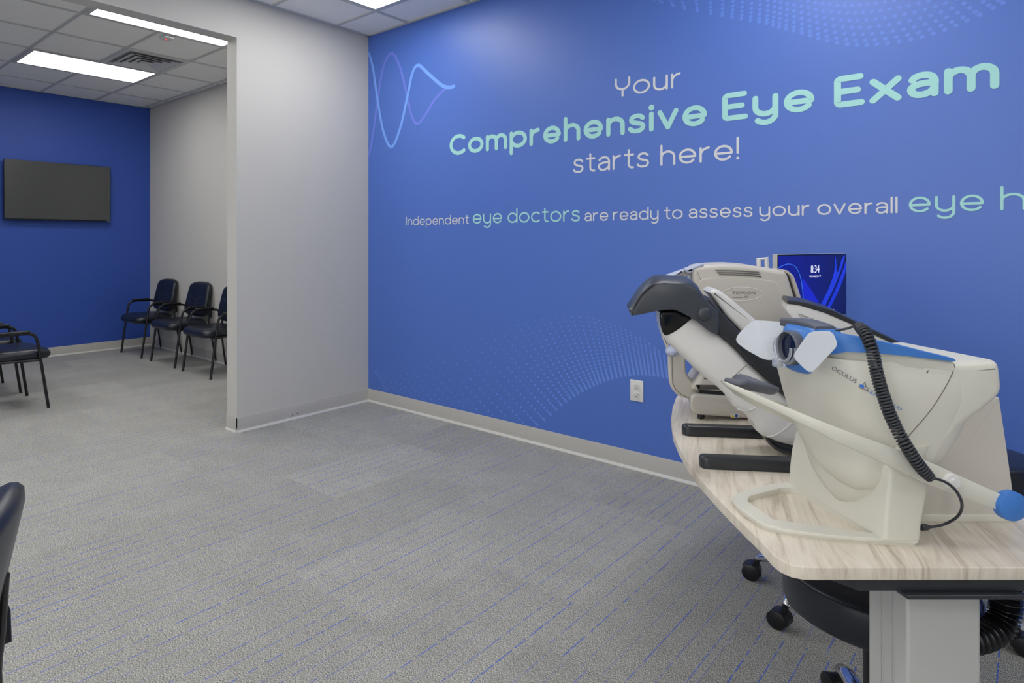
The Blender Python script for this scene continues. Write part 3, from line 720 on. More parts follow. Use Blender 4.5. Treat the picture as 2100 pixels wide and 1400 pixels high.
# head rest frame: J-shaped chin post, curved side bar, forehead pads
Z7 = lambda a, b: (1340 + a / 7, 660 + b / 7)
vp = 2.19
jp = [Z7(*q) for q in [(185, 430), (187, 560), (192, 720), (202, 880), (236, 968), (320, 1058), (440, 1104), (560, 1116), (640, 1100), (640, 920), (580, 900), (520, 862), (470, 800), (440, 725), (433, 600), (430, 430)]]
MB().prism(rounded(uz(jp, vp), .008, 3), vp, vp + .07, .008).build('chin_post', M_beige2, ar, smooth=50)
sl = MB().tube([at(*Z7(*q), vp - .0005) for q in [(243, 500), (245, 760), (252, 880), (285, 955), (360, 1030), (450, 1075), (545, 1088)]], .0011, 6); sl.build('seam', M_seam, ar)
sb = [Z7(*q) for q in [(180, 440), (140, 330), (90, 200), (50, 60), (35, -60), (45, -200), (110, -420), (190, -560), (230, -540), (150, -400), (95, -190), (85, -60), (100, 60), (140, 180), (200, 330), (240, 440)]]
MB().prism(uz(sb, vp), vp, vp + .05, .006).build('side_bar', M_beige2, ar, smooth=50)
cr = at(*Z7(270, 425), vp - .012); MB().ball((cr[0], cr[1] + .02, cr[2]), .024, .045, .019).build('chin_rest', M_paleblue, ar)
Z9 = lambda a, b: (1280 + a / 9.333, 520 + b / 9.333)
for q in ([(775, 430), (800, 405), (1090, 305), (1108, 320), (1080, 400), (1000, 460), (880, 530), (830, 520)], [(1105, 300), (1140, 280), (1460, 188), (1490, 200), (1490, 225), (1310, 300), (1290, 370), (1180, 385), (1130, 340)]):
    MB().prism(rounded(uz([Z9(*c) for c in q], vp), .006, 3), vp - .01, vp + .06, .008).build('forehead_pad', M_paleblue, ar, smooth=50)
fb = [Z9(*q) for q in [(640, 495), (760, 410), (1100, 300), (1300, 240), (1330, 300), (1290, 400), (1180, 420), (1060, 480), (900, 560), (700, 560)]]
MB().prism(rounded(uz(fb, vp + .01), .008, 3), vp + .01, vp + .07, .006).build('forehead_bar', M_beige2, ar, smooth=50)
wt = at(*Z9(1110, 510), V0 - .03); MB().tube([at(*Z9(990, 620), V0), at(*Z9(1120, 450), V0), at(*Z9(1290, 560), V0)], .006, 8).build('measuring_hood', M_black, ar)
# small framed bracket standing behind the top
vb = 2.40; q = [R1(*c) for c in [(762, 84), (775, 80), (824, 73), (834, 160), (768, 160)]]; qi = [R1(*c) for c in [(792, 100), (820, 94), (828, 175), (800, 175)]]
fo = uz(q, vb)
bk = MB()
a, b_, c_, d_ = [(q_[0] - SKEW[0] * (vb - SKEW[1]), q_[1], q_[2]) for q_ in [at(*R1(*k_), vb) for k_ in ((776, 160), (772, 88), (816, 83), (822, 160))]]
bk.tube([a, b_, c_, d_], .010, 8); bk.build('frame_bracket', M_ivory, ar)
SKEW = None
tag(ar, 'large warm white eye instrument with oval side badge, farthest on the table', 'eye instrument')

# ---------------------------------------------------------------- retinal camera (middle instrument)
rc = device('retinal_camera', 1.15, 1.84, TZ)
VN, VF = 1.755, 1.915
SKEW = (.34, 1.755)
tower = [(1351, 640), (1354, 668), (1360, 690), (1372, 706), (1395, 728), (1420, 752), (1452, 780), (1474, 797), (1500, 822), (1505, 835), (1516, 842), (1535, 856), (1549, 871), (1554, 887), (1567, 898), (1598, 911), (1640, 922), (1690, 915), (1690, 870), (1637, 832), (1587, 789), (1537, 743), (1508, 712), (1465, 676), (1440, 652), (1400, 640)]
MB().prism(uz(tower, VN), VN, VF, .028, steps=6, r1=.045).build('tower', M_ivory, rc, smooth=50)
win = [R1(*q) for q in [(206, 390), (300, 384), (395, 418), (385, 436), (330, 482), (285, 512), (238, 532), (222, 510), (208, 450)]]
MB().prism(rounded(uz(win, VN - .002), .01, 3), VN - .003, VF, .006).build('viewing_window', M_blackgloss, rc, smooth=50)
spine = [(1440, 640), (1446, 612), (1459, 612), (1480, 638), (1517, 679), (1545, 706), (1587, 738), (1612, 757), (1634, 798), (1660, 830), (1645, 838), (1637, 832), (1587, 789), (1537, 743), (1508, 712), (1465, 676)]
MB().prism(uz(spine, VN - .004), VN - .004, VF - .005, .008).build('spine', M_black, rc, smooth=50)
arm_ = [(1447, 600), (1452, 595), (1459, 593), (1472, 597), (1494, 614), (1544, 657), (1590, 696), (1640, 745), (1650, 800), (1612, 770), (1587, 745), (1517, 685), (1480, 645), (1457, 612)]
MB().prism(uz(arm_, VN + .03), VN + .03, VF, .012, steps=5).build('rear_shell', M_ivory, rc, smooth=50)
hood = [Z9(*q) for q in [(128, 1085), (190, 1186), (300, 1172), (500, 1130), (700, 1088), (950, 1086), (1100, 1112), (1300, 1202), (1480, 1295), (1600, 1400), (1760, 1520), (1880, 1560), (1900, 1300), (1860, 1110), (1700, 960), (1600, 835), (1500, 725), (1400, 645), (1290, 585), (1100, 562), (950, 556), (800, 545), (650, 560), (560, 610), (440, 710), (330, 840), (250, 960), (200, 1040)]]
HN, HF = 1.735, 1.90
ho = uz(hood, HN); mbh = MB(); N = len(ho); R = []
for k, (dv_, ins) in enumerate(((0, .012), (.003, .006), (.010, .002), (.02, 0), (.045, 0), (.08, 0), (.115, 0), (.14, 0), (.155, .003), (.163, .010))):
    s_ = dv_ / .163; ring = []
    for i, (u_, z_) in enumerate(ho):
        left = max(0, min(1, (.82 - (u_ - ho[0][0]) / .16)))                                # front lip flares
        top = 1 if i > 15 else 0
        crown = .016 * math.sin(PI * s_) * top
        cu_, cz_ = sum(p_[0] for p_ in ho) / N, sum(p_[1] for p_ in ho) / N
        dx_, dz_ = u_ - cu_, z_ - cz_; l_ = math.hypot(dx_, dz_)
        ring.append((u_ - dx_ / l_ * ins * .8, HN + dv_, z_ - dz_ / l_ * ins * .4 + crown))
    R.append(ring)
mbh.rings(R); hd = mbh.build('face_hood', M_hood, rc, smooth=60)
rim = MB().tube(spline([at(*Z9(*q), HN - .0) for q in [(195, 1180), (215, 1060), (290, 900), (400, 750), (520, 640), (620, 585)]], 5, False), .0032, 6); rim.build('hood_rim', M_hood, hd)
ev = [Z9(*q) for q in [(130, 1085), (122, 980), (150, 840), (220, 710), (310, 605), (430, 530), (540, 500), (650, 500), (760, 535), (700, 570), (560, 620), (440, 720), (330, 850), (250, 970), (200, 1100)]]
MB().prism(uz(ev, HN + .10), HN + .05, HF + .01, .010).build('face_pad', M_hood, hd, smooth=60)
bp_ = at(*Z9(1590, 1150), HN - .002); MB().ball((bp_[0], bp_[1] + .004, bp_[2]), .020, .012, .020).build('side_button', M_hood, hd)
# seams on the tower
for l_, r_ in ((R1(710, 690), R1(620, 768)), (R1(712, 692), R1(848, 806))): MB().tube([at(*l_, VN - .0003), at(*r_, VN - .0003)], .0009, 6).build('seam', M_seam, rc)
for l_ in ([(1512, 838), (1528, 842), (1545, 838), (1562, 826)], [(1572, 896), (1590, 892), (1612, 878), (1632, 860)]):
    MB().tube(spline([at(*q, VN - .0003) for q in l_], 5, False), .0022, 6).build('seam', M_ivory, rc)
pd = [(1566, 896), (1575, 912), (1588, 924), (1606, 934), (1690, 940), (1690, 905), (1640, 918), (1598, 907)]
MB().prism(uz(pd, VN + .01), VN + .012, VF - .01, .012).build('pedestal', M_black, rc, smooth=50)
SKEW = None
def bar(l, v, dv_, name='foot_bar'):
    MB().prism(rounded(uz(l, v), .006, 3), v, v + dv_, .007).build(name, M_black, rc, smooth=50)
v = 1.69
o_ = uz([(1437, 941), (1443, 932), (1452, 930), (1640, 937), (1700, 940), (1700, 960), (1640, 958), (1460, 956), (1440, 952)], v)
o_ = [(u_, max(z_, TZ)) for u_, z_ in o_]
zb = TZ
def footbar(u0, u1, v_, h, ang):
    P = []; ca, sa = math.cos(ang), math.sin(ang)
    out = rounded([(0, 0), (u1 - u0, 0), (u1 - u0, .042), (0, .042)], .02, 5)
    out = [(u0 + a * ca - b * sa, v_ + a * sa + b * ca) for a, b in out]
    MB().prism(out, TZ, TZ + h, .010, 'z', r1=.002).build('foot_bar', M_black, rc, smooth=50) if False else MB().prism(out, TZ + h, TZ, .010, 'z', r1=.002).build('foot_bar', M_black, rc, smooth=50)
footbar(.838, 1.32, 1.697, .032, math.radians(-7))
footbar(.925, 1.38, 1.985, .032, math.radians(-7))
MB().box(1.22, 1.36, 1.67, 1.99, TZ, TZ + .05, .01).build('base_block', M_black, rc)
MB().box(1.20, 1.34, 1.765, 1.92, TZ + .045, TZ + .13, .012).build('base_mount', M_black, rc)
# operator display on the instrument's rear, white housing with dark glass on top
vd = 1.90; SKEW = (.52, 1.90)
ds = [(1612, 636), (1617, 622), (1640, 624), (1690, 638), (1745, 662), (1800, 688), (1850, 712), (1852, 750), (1780, 730), (1690, 695), (1655, 684), (1630, 660)]
MB().prism(rounded(uz(ds, vd), .006, 3), vd, vd + .16, .005).build('display_housing', M_ivory, rc, smooth=50)
gl = [(1613, 622), (1617, 614.5), (1660, 621), (1710, 637), (1740, 652), (1800, 681), (1850, 704), (1850, 713), (1800, 690), (1740, 662), (1690, 641), (1640, 626)]
MB().prism(uz(gl, vd), vd - .003, vd + .163, .003).build('display_glass', M_black, rc, smooth=50)
MB().tube([at(1780, 715, vd + .08), at(1760, 790, vd + .04), at(1700, 830, vd - .02), at(1660, 850, 1.85)], .022, 12).build('display_arm', M_ivory, rc)
SKEW = None
def lab(px, py): return at(px, py, vd - .0006)
lb = MB(); A = [lab(1651, 650), lab(1671, 652), lab(1682, 668)]
for (x0_, y0_, x1_, y1_) in ((1636, 643, 1652, 648), (1638, 646, 1650, 650), (1640, 650, 1654, 655), (1652, 649, 1668, 654), (1668, 654, 1677, 666), (1677, 666, 1665, 668), (1652, 649, 1656, 656)):
    lb.tube([lab(x0_, y0_), lab(x1_, y1_)], .0006, 5)
for (x0_, y0_) in ((1654, 654), (1660, 656), (1659, 660), (1666, 661), (1669, 664)): lb.box(lab(x0_, y0_)[0], lab(x0_ + 3, y0_)[0], vd - .001, vd - .0004, lab(x0_, y0_ + 1.4)[2], lab(x0_, y0_)[2])
lb.build('rating_label', M_ink, rc, smooth=0)
tag(rc, 'leaning white eye instrument with black curved face hood, middle of the table', 'eye instrument')

# ---------------------------------------------------------------- visual field tester (nearest instrument)
vf = device('visual_field_tester', 1.05, 1.42, TZ)
# loop-shaped base plate
outl = rounded([(.786, 1.345), (.815, 1.315), (.895, 1.288), (1.0, 1.270), (1.056, 1.266), (1.058, 1.42), (1.056, 1.575), (1.02, 1.578), (.94, 1.563), (.845, 1.518), (.797, 1.485), (.783, 1.43)], .010, 4)
inn = rounded([(.823, 1.362), (.99, 1.298), (.985, 1.52), (.972, 1.536), (.945, 1.536), (.845, 1.488), (.823, 1.46)], .005, 4)
def ringplate(name, outl, inn, z0, z1, m_, parent, inset):
    n = 400
    ctr = Vector((.93, 1.42))
    def polar(poly, a):
        d = Vector((math.cos(a), math.sin(a))); best = None
        for i in range(len(poly)):
            p_, q_ = Vector(poly[i - 1]) - ctr, Vector(poly[i]) - ctr; e_ = q_ - p_; den = d.x * e_.y - d.y * e_.x
            if abs(den) < 1e-12: continue
            t_ = (p_.x * e_.y - p_.y * e_.x) / den; s_ = (p_.x * d.y - p_.y * d.x) / den
            if t_ > 0 and -1e-6 <= s_ <= 1 + 1e-6: best = t_ if best is None else max(best, t_)
        return ctr + d * (best or .05)
    O, I = [], []
    for i in range(n):
        a = 2 * PI * i / n; O.append(polar(outl, a)); I.append(polar(inn, a))
    def ring(P, z, off):
        return [(ctr.x + (p_ - ctr).x * (1 + off / max((p_ - ctr).length, .03)), ctr.y + (p_ - ctr).y * (1 + off / max((p_ - ctr).length, .03)), z) for p_ in P]
    zm = z0 + (z1 - z0) * .45
    L = [ring(O, z0, -.004), ring(O, zm, -.004), ring(O, zm + .001, 0), ring(O, z1 - .001, 0), ring(O, z1, -.001), ring(I, z1, .001), ring(I, z1 - .001, 0), ring(I, z0, 0), ring(O, z0, -.004)]
    mb_ = MB(); mb_.rings(L, cap=False); return mb_.build(name, m_, parent, smooth=25)
ringplate('base_ring', outl, inn, TZ, TZ + .013, M_beige, vf, 0)
# pedestal: broad column leaning up under the bowl
R = []
for (z_, u0, u1, v0, v1) in ((TZ + .013, .986, 1.057, 1.267, 1.572), (TZ + .05, .988, 1.060, 1.267, 1.572), (.83, .992, 1.070, 1.268, 1.57), (.88, 1.0, 1.078, 1.270, 1.565), (.895, 1.003, 1.085, 1.285, 1.555), (.905, 1.01, 1.09, 1.32, 1.54), (.95, 1.02, 1.10, 1.35, 1.52)):
    o_ = rounded([(u0, v0), (u1, v0), (u1, v1), (u0, v1)], .007, 3)
    R.append([(a, b, z_ - (.0 if i else 0)) for i, (a, b) in enumerate(o_)])
MB().rings(R).build('pedestal', M_beige, vf, smooth=50)
# bowl housing, lofted level by level
def sup(uL, uR, vc, hv, z_, n=44, e=.62):
    out = []
    for i in range(n):
        a = 2 * PI * i / n; c_, s_ = math.cos(a), math.sin(a)
        out.append(((uL + uR) / 2 + (uR - uL) / 2 * math.copysign(abs(c_) ** e, c_), vc + hv * math.copysign(abs(s_) ** e, s_), z_))
    return out
lv = [(.818, .985, 1.02, 1.36, .018), (.823, .972, 1.045, 1.362, .040), (.835, .962, 1.075, 1.370, .068), (.856, .952, 1.11, 1.385, .095), (.90, .944, 1.16, 1.405, .122), (.944, .936, 1.195, 1.418, .137), (.985, .928, 1.215, 1.424, .145), (1.02, .92, 1.225, 1.425, .148), (1.06, .908, 1.23, 1.425, .147), (1.095, .905, 1.20, 1.425, .135)]
MB().rings([sup(a[1], a[2], a[3], a[4], a[0]) for a in lv]).build('bowl_housing', M_beige, vf, smooth=60)
# rear housing
vr = 1.283
rh = [R2(*q) for q in [(1040, 362), (1200, 366), (1330, 360), (1440, 352), (1466, 372), (1476, 440), (1482, 512), (1452, 560), (1350, 640), (1250, 716), (1190, 800), (1140, 890), (1060, 960), (900, 900), (900, 700), (1000, 560)]]
MB().prism(rounded(uz(rh, vr), .012, 4), vr, 1.53, .018, steps=5).build('rear_housing', M_beige, vf, smooth=50)
lowp = [R2(*q) for q in [(1050, 820), (1250, 560), (1452, 545), (1490, 800), (1525, 1050), (1527, 1192), (1000, 1196), (1000, 1000)]]
o_ = uz(lowp, 1.38); o_ = [(u_, max(z_, TZ + .0)) for u_, z_ in o_]
MB().prism(rounded(o_, .004, 3), 1.38, 1.50, .004).build('rear_panel', M_beige2, vf, smooth=50)  # darker plastic colour stands in for shade in the recess
MB().box(1.08, 1.353, 1.3775, 1.505, TZ, TZ + .016, .002).build('rear_foot', M_beige, vf)
cr_ = [(.772, .988, 1.05, 1.40, .020), (.79, .978, 1.06, 1.40, .062), (.82, .972, 1.07, 1.405, .10), (.86, .972, 1.09, 1.41, .132), (.90, .978, 1.10, 1.415, .146), (.93, .99, 1.12, 1.42, .146)]
MB().rings([sup(a[1], a[2], a[3], a[4], a[0], e=.75) for a in cr_]).build('cradle', M_beige, vf, smooth=60)
# upper hull of the head (tapers towards the patient) and the blue band along its flank
def band(px, py, t): return at(px, py, 1.372 - .092 * min(1, max(0, (t))))
tp = [(1672, 684), (1700, 678), (1735, 686), (1790, 696), (1861, 711), (1920, 726), (1958, 735)]
R = []
for k, (px, py) in enumerate(tp):
    f_ = [0, .35, .65, .85, 1, 1, 1][k]; vn = 1.372 - .091 * f_
    zb_k = [1.06, 1.05, 1.03, 1.0, .98, .98, .98][k]
    u_, _, z_ = at(px, py, vn); vfar = 1.46 + .055 * f_; zb2 = zb_k
    prof = [(vn + .05, zb2), (vn + .004, z_ - .035), (vn + .0005, z_ - .02), (vn + .004, z_ - .006), (vn + .012, z_ - .001), (vn + .03, z_), (vfar - .03, z_), (vfar - .01, z_ - .004), (vfar, z_ - .02), (vfar, zb2)]
    R.append([(u_, a, b_) for a, b_ in prof])
MB().rings(R).build('upper_hull', M_beige, vf, smooth=60)
lo_ = [(1668, 745), (1700, 727), (1735, 722), (1790, 723.5), (1861, 730), (1920, 737), (1961, 741)]
R = []
for k, ((px, py), (qx, qy)) in enumerate(zip(tp, lo_)):
    f_ = [0, .35, .65, .85, 1, 1, 1][k]; vn = 1.372 - .0935 * f_ - .002
    a, b_ = Vector(at(px, py, vn)), Vector(at(qx, qy, vn))
    R.append([(a.x, vn, a.z - .002), (b_.x, vn, b_.z), (b_.x, vn + .012, b_.z), (a.x, vn + .03, a.z - .004), (a.x, vn + .024, a.z + .0012), (a.x, vn + .003, a.z)])
MB().rings(R).build('blue_band', M_blue, vf, smooth=50)
fr_lv = [(1.050, .905, .955, 1.415, .030), (1.056, .897, .96, 1.415, .046), (1.08, .894, .965, 1.415, .056), (1.115, .896, .97, 1.415, .060), (1.140, .902, .98, 1.418, .060), (1.150, .91, .98, 1.42, .054)]
MB().rings([sup(a[1], a[2], a[3], a[4], a[0], e=.6) for a in fr_lv]).build('visor_front', M_blue, vf, smooth=60)
# lens tube, lens and clear trial frame ring
lc = (.893, 1.412, 1.103)
MB().lathe([(.020, .03), (.036, .02), (.038, -.008), (.0345, -.012), (.031, -.006), (.029, .02)], lc, 32, 'x').build('lens_tube', M_greypad, vf)
MB().lathe([(.001, -.004), (.0295, -.003), (.0295, .004), (.001, .004)], lc, 32, 'x').build('lens', mat('dark lens', (20, 32, 60), .06), vf)
rg = MB()
for (rr, du, t_) in ((.033, -.012, .0032), (.029, -.020, .0028)):
    rg.tube([(lc[0] + du, lc[1] + rr * math.cos(a), lc[2] + rr * math.sin(a)) for a in [PI * .95 + 1.25 * PI * i / 28 for i in range(29)]], t_, 8)
rg.box(lc[0] - .026, lc[0] - .004, lc[1] + .010, lc[1] + .030, lc[2] - .046, lc[2] - .028, .003)
rg.build('lens_holder', M_clear, vf)
# forehead pad
fp = MB(); P = [at(1608, 660, 1.49), at(1640, 663, 1.44), at(1670, 672, 1.39), at(1682, 678, 1.37)]
R = []
for i, p_ in enumerate(spline(P, 5, False)):
    hh = .0095; ww = .022
    o_ = rounded([(-ww, -hh), (ww, -hh), (ww, hh), (-ww, hh)], .006, 3)
    R.append([(p_[0] + a + .012, p_[1], p_[2] + b_) for a, b_ in o_])
fp.rings(R).build('forehead_pad', M_greypad, vf, smooth=50)
MB().box(.935, .965, 1.39, 1.44, 1.12, 1.15, .004).build('pad_bracket', M_black, vf)
# frosted side shields
def shield(poly, pl, r=.012):
    a, b, c = [Vector(at(*q)) for q in pl]; nrm = (b - a).cross(c - a).normalized()
    def hit(px, py):
        d_ = Vector(((px - CX) / F, 1, -(py - CY) / F)); o_ = Vector((0, 0, H)); return o_ + d_ * ((a - o_).dot(nrm) / d_.dot(nrm))
    P = [hit(*q) for q in rounded(poly, 12, 5)]; ctr = sum(P, Vector()) / len(P); L = []
    for s_, d_ in ((.04, .0012), (.98, .0012), (1.0, .0006), (1.0, -.0006), (.98, -.0012), (.04, -.0012)): L.append([ctr + (q - ctr) * s_ + nrm * d_ for q in P])
    MB().rings(L).build('side_shield', M_frost, vf, smooth=30)
shield([(1660, 680), (1706, 678), (1719, 707), (1666, 764), (1655, 761), (1625, 731)], [(1661, 681, 1.345), (1717, 703, 1.275), (1627, 731, 1.365)])
shield([(1544, 656), (1604, 660), (1638, 668), (1612, 714), (1588, 738), (1568, 738), (1530, 717), (1508, 700), (1513, 686)], [(1546, 657, 1.56), (1634, 667, 1.475), (1512, 702, 1.57)])
# chin yoke: two arms meeting at the chin pad
top = [(5, 460, 1.405), (60, 480, 1.392), (140, 512, 1.372), (250, 560, 1.335), (400, 622, 1.29), (480, 655, 1.272), (600, 702, 1.257), (700, 740, 1.25), (830, 786, 1.245), (950, 830, 1.245), (1100, 890, 1.245), (1250, 958, 1.245), (1400, 1026, 1.245), (1500, 1072, 1.245)]
bot = [(12, 478, 1.405), (60, 505, 1.392), (140, 548, 1.372), (250, 600, 1.335), (400, 676, 1.29), (480, 716, 1.272), (600, 778, 1.257), (700, 825, 1.25), (830, 884, 1.245), (950, 942, 1.245), (1100, 1008, 1.245), (1250, 1066, 1.245), (1400, 1120, 1.245), (1500, 1158, 1.245)]
def yoke(mirror, name):
    f = (lambda v_: 2.82 - v_) if mirror else (lambda v_: v_)
    t_ = [at(*R2(a, b), v_) for a, b, v_ in top]; b_ = [at(*R2(a, b), v_) for a, b, v_ in bot]
    t_ = spline(t_, 3, False); b_ = spline(b_, 3, False); R = []
    th = .013 * (1 if not mirror else -1)
    for p_, q_ in zip(t_, b_):
        p_, q_ = Vector(p_), Vector(q_); e = .002
        ring = [(p_.x, f(p_.y), p_.z - e), (p_.x, f(p_.y) + th * .12, p_.z), (p_.x, f(p_.y) + th * .88, p_.z), (p_.x, f(p_.y) + th, p_.z - e), (q_.x, f(q_.y) + th, q_.z + e), (q_.x, f(q_.y) + th * .88, q_.z), (q_.x, f(q_.y) + th * .12, q_.z), (q_.x, f(q_.y), q_.z + e)]
        R.append(ring)
    return MB().rings(R).build(name, M_beige, vf, smooth=50)
yoke(False, 'chin_yoke_arm'); yoke(True, 'chin_yoke_arm')
pd_ = MB(); R = []
A, B = Vector(at(1488, 781, 1.41)), Vector(at(1588, 801, 1.385))
for s_, wv, hz, dz in ((0, .006, .004, 0), (.05, .014, .008, 0), (.2, .017, .008, .0), (.33, .026, .012, .003), (.48, .040, .015, .004), (.65, .043, .014, .003), (.82, .040, .012, .001), (.94, .028, .009, 0), (1.0, .010, .003, 0)):
    c_ = A.lerp(B, s_); R.append([(c_.x, c_.y + wv * math.cos(a), c_.z + dz + hz * math.sin(a) + .010 * math.cos(a) ** 2 * (s_ > .3)) for a in [2 * PI * i / 20 for i in range(20)]])
pd_.rings(R).build('chin_pad', M_greypad, vf, smooth=70)
kb = at(2081, 1040, 1.236)
MB().lathe([(.002, -.001), (.024, -.001), (.0275, .001), (.0285, .004), (.0285, .016), (.026, .018), (.002, .018)], kb, 40, 'y').build('knob', M_blue, vf, smooth=40)
MB().lathe([(.002, 0), (.026, 0), (.0285, .004), (.0285, .022), (.002, .022)], (kb[0], 2.82 - kb[1], kb[2]), 32, 'y').build('knob', M_blue, vf, smooth=40)
MB().tube([(kb[0], kb[1] + .01, kb[2]), (kb[0], 2.82 - kb[1], kb[2])], .008, 12).build('knob_shaft', M_beige2, vf)
bq = at(*R2(1205, 987), 1.240)
MB().lathe([(.001, -.002), (.014, -.002), (.0155, 0), (.0155, .008), (.001, .008)], bq, 28, 'y').build('release_button', M_ivory, vf)
MB().lathe([(.001, -.006), (.0085, -.006), (.0095, -.004), (.0095, 0), (.001, 0)], (bq[0] + .001, bq[1] - .001, bq[2] - .001), 24, 'y').build('button_cap', M_ivory, vf)
# lettering printed on the housing's curved flank
from mathutils.bvhtree import BVHTree
bh = bpy.data.objects['bowl_housing']; off_ = Vector(vf['uvz'])
bvh = BVHTree.FromPolygons([tuple(v_.co + off_) for v_ in bh.data.vertices], [tuple(p_.vertices) for p_ in bh.data.polygons])
def flank(px, py):
    d_ = Vector(((px - CX) / F, 1, -(py - CY) / F)).normalized(); o_ = Vector((0, 0, H))
    hit_ = bvh.ray_cast(o_, d_)[0]
    return tuple((hit_ if hit_ is not None else Vector(at(px, py, 1.30))) - d_ * .0012)
def slanted(txt, p0, p1, size, m_):
    vs, fs = text_mesh(txt, 1.0, 1.0); a, b = Vector(p0), Vector(p1); ux = (b - a).normalized(); uy = Vector((ux.y, -ux.x))
    x0_, x1_ = min(v_[0] for v_ in vs), max(v_[0] for v_ in vs); k_ = (b - a).length / (x1_ - x0_)
    P = [a + ux * (v_[0] - x0_) * k_ + uy * v_[1] * size for v_ in vs]
    MB().add([flank(p_.x, p_.y) for p_ in P], fs).build('lettering', m_, vf, smooth=0)
hulls = [bvh]
for nm in ('rear_housing',):
    o_ = bpy.data.objects[nm]; hulls.append(BVHTree.FromPolygons([tuple(v_.co + off_) for v_ in o_.data.vertices], [tuple(p_.vertices) for p_ in o_.data.polygons]))
def shell(px, py):
    d_ = Vector(((px - CX) / F, 1, -(py - CY) / F)).normalized(); best = None
    for t_ in hulls:
        h_ = t_.ray_cast(Vector((0, 0, H)), d_)
        if h_[0] is not None and (best is None or h_[3] < best): best = h_[3]
    return Vector((0, 0, H)) + d_ * ((best if best else 1.9) - .0003)
MB().tube([shell(*q) for q in spline([R2(*q) for q in [(1206, 366), (1213, 392), (1180, 470), (1100, 600), (1000, 720), (920, 803)]], 8, False)], .0010, 6).build('seam', M_seam, vf)
slanted('OCULUS', R2(576, 392), R2(704, 466), 11.5, M_ink)
slanted('EASYFIELD', R2(775, 518), R2(940, 610), 9.5, M_inkblue)
sg = MB(); ps = [flank(*R2(*q)) for q in [(715, 487), (733, 488), (748, 463), (752, 492), (772, 497), (757, 503), (768, 517), (745, 503), (722, 497)]]
sg.tube(ps + [ps[0]], .0006, 5); em = sg.build('emblem', M_ink, vf)
pf = [flank(*R2(*q)) for q in [(716, 478), (738, 480), (744, 496), (724, 494)]]
MB().add([(p_[0], p_[1] - .0008, p_[2]) for p_ in pf], [(0, 1, 2, 3)]).build('emblem_fill', mat('vivid blue ink', (50, 120, 225), .5), em, smooth=0)
tag(vf, 'cream and blue eye instrument with frosted side shields, nearest on the table', 'eye instrument')

# coiled cord from the tester's top to its side
cc = device('coiled_cord', 1.1, 1.24, .9)
cp = [(712, 172, 1.30), (745, 205, 1.272), (772, 260, 1.255), (790, 320, 1.250), (803, 390, 1.248), (820, 460, 1.247), (845, 540, 1.245), (872, 620, 1.243), (908, 700, 1.240), (955, 785, 1.230), (1005, 865, 1.226), (1050, 925, 1.226), (1092, 968, 1.226)]
path, ln = resample(spline([at(*R2(a, b), v_) for a, b, v_ in cp], 10, False), 1100)
turns = 54; hel = []
nrm = Vector((0, 1, 0))
for i, p_ in enumerate(path):
    t_ = (path[min(i + 1, 1100)] - path[max(i - 1, 0)]).normalized(); n_ = (nrm - t_ * nrm.dot(t_)).normalized(); b_ = t_.cross(n_)
    a = 2 * PI * turns * i / 1100; r_ = .0092 * (.75 + .25 * min(1, i / 60, (1100 - i) / 60))
    hel.append(p_ + (n_ * math.cos(a) + b_ * math.sin(a)) * r_)
MB().tube(hel, .0026, 7).build('coil', M_cable, cc, smooth=80)
lead = [(592, 196, 1.33), (640, 190, 1.32), (690, 176, 1.31), (716, 172, 1.30)]
MB().tube(spline([at(*R2(a, b), v_) for a, b, v_ in lead], 8, False), .0024, 8).build('cord', M_cable, cc)
tail = [(1088, 965, 1.226), (1125, 972, 1.23), (1175, 992, 1.228), (1220, 1030, 1.226), (1250, 1085, 1.232), (1252, 1130, 1.25), (1225, 1172, 1.27), (1170, 1205, 1.29), (1120, 1218, 1.292), (1085, 1222, 1.292)]
MB().tube(spline([at(*R2(a, b), v_) for a, b, v_ in tail], 8, False), .0026, 8).build('cord', M_cable, cc)
q0, q1 = at(*R2(1090, 1222), 1.292), at(*R2(1040, 1224), 1.292)
MB().tube([q0, ((q0[0] * .7 + q1[0] * .3), 1.292, q0[2]), ((q0[0] * .6 + q1[0] * .4), 1.292, q0[2]), q1], [.003, .0045, .0065, .0065], 10).build('plug', M_cable, cc)
tag(cc, 'black coiled cord hanging over the side of the nearest eye instrument', 'cord')

# ---------------------------------------------------------------- monitor by the blue wall
dl, dr = 2.60, 2.86
A = Vector(at(1594, 0, dl)); B = Vector(at(1735, 0, dr)); A.z = B.z = 0
ex = (B - A).normalized(); wd = (B - A).length; ang = math.atan2(ex.y, ex.x)
zt, zb_ = 1.284, 1.012
mid = (A + B) / 2; x, y = uvw(mid.x, mid.y)
mo = empty('monitor', (x, y, zb_), YAW + ang)                              # local x along the screen, -y towards the viewer
hz = zt - zb_; a = wd / 2
MB().box(-a, a, 0, .02, 0, hz, .002).build('housing', M_silver, mo)
MB().box(-a + .001, a - .001, -.0016, .0005, .001, hz - .001).build('bezel', M_blackgloss, mo, smooth=0)
def screen_material():
    m_ = mat('lit screen', (6, 10, 60), .25); g = NT(m_); b = m_.node_tree.nodes['Principled BSDF']
    tc = g.n('ShaderNodeTexCoord'); sp = g.n('ShaderNodeSeparateXYZ'); g.l(tc.outputs['Generated'], sp.inputs[0])
    r = g.n('ShaderNodeValToRGB'); e = r.color_ramp.elements
    e[0].position = 0; e[0].color = lin(14, 20, 150); e[1].position = 1; e[1].color = lin(6, 12, 70)
    g.l(sp.outputs[0], r.inputs[0]); g.l(r.outputs[0], b.inputs['Emission Color']); b.inputs['Emission Strength'].default_value = .8
    return m_
scn = MB().box(-a + .005, a - .004, -.0024, -.0014, .008, hz - .006).build('screen', screen_material(), mo, smooth=0)
def glow(name, rgb, s=.8): return mat(name, rgb, .3, emit=rgb, es=s)
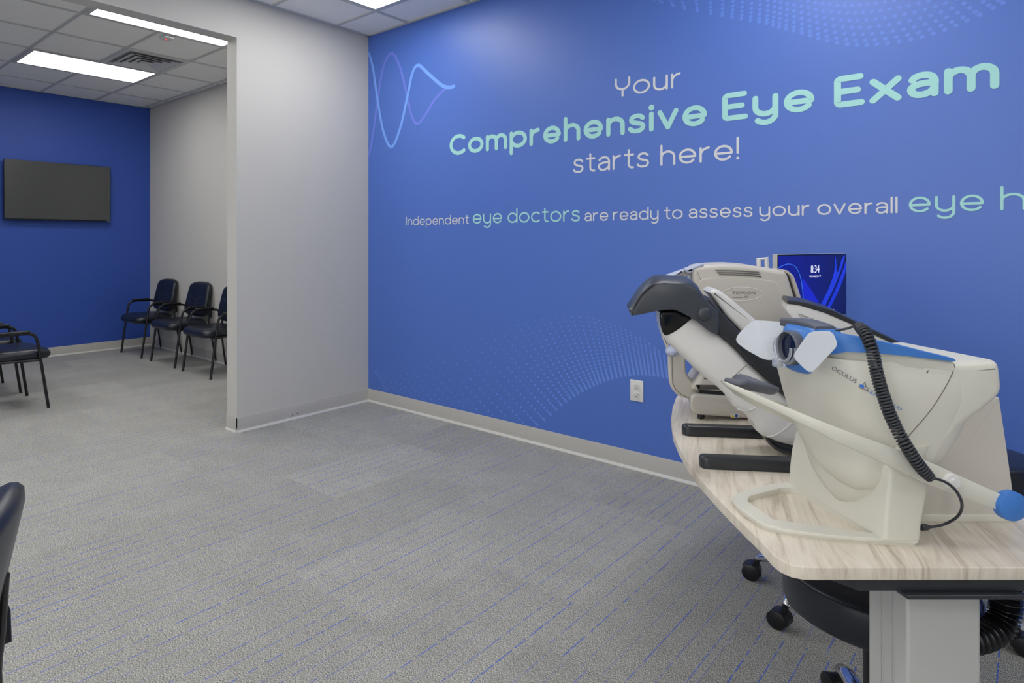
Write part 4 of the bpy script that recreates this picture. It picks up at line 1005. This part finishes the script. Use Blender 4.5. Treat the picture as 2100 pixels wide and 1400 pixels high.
S = lambda fx, fz, o_=0: (-a + fx * wd, -.0028 - o_, fz * hz)
sw = MB()
def blade(pts, m_, o_):
    q = MB(); P = spline([S(*p_, o_) for p_ in pts], 6); q.add(P, [tuple(range(len(P)))]); q.build('screen_artwork', m_, scn, smooth=0)
blade([(.36, .02), (.34, .35), (.33, .62), (.42, .50), (.52, .33), (.57, .20), (.52, .04)], glow('screen blue a', (20, 30, 175)), 0)
blade([(.52, .02), (.60, .2), (.72, .45), (.80, .70), (.82, .95), (.84, .80), (.86, .70), (.92, .90), (.97, .97), (.93, .8), (.82, .5), (.70, .25), (.60, .02)], glow('screen blue b', (28, 50, 190)), .0002)
blade([(.62, .02), (.72, .2), (.82, .42), (.92, .68), (.98, .85), (.98, .70), (.88, .42), (.75, .15), (.70, .02)], glow('screen blue c', (22, 45, 185)), .0003)
ln_ = MB(); ln_.tube(spline([S(*p_, .0003) for p_ in [(.01, .80), (.08, .84), (.16, .85), (.24, .80), (.30, .66), (.335, .45), (.345, .2), (.345, .03)]], 8, False), .0012, 5); ln_.build('screen_artwork', glow('screen line', (60, 110, 205)), scn)
M_wht = glow('screen white', (225, 228, 240), .9)
put_text('screen_text', '8:34', .046, S(.515, .755, .0006), (1, 0, 0), (0, 0, 1), M_wht, scn, .85)
put_text('screen_text', 'Wednesday, June 18', .0125, S(.515, .65, .0006), (1, 0, 0), (0, 0, 1), M_wht, scn, .85)
for (fx, fz, w_) in ((.705, .135, .06), (.74, .10, .12), (.75, .09, .10)):
    p_ = S(fx, fz, .0006); MB().box(p_[0] - w_ * wd / 2, p_[0] + w_ * wd / 2, p_[1], p_[1] + .0002, p_[2] - .0006, p_[2] + .0006).build('screen_text', M_wht, scn, smooth=0)
sd = TZ - zb_
MB().box(-.03, .03, .03, .05, sd + .01, .14, .004).box(-.05, .05, .019, .032, .06, .16).build('stand_neck', M_steel, mo)
MB().prism(rounded([(-.12, -.06), (.12, -.06), (.12, .12), (-.12, .12)], .03), sd, sd + .012, .003, 'z').build('stand_base', M_steel, mo)
tag(mo, 'computer monitor with deep blue lock screen showing the time', 'monitor')
for o in bpy.data.objects:
    if 'uvz' in o.keys(): del o['uvz']
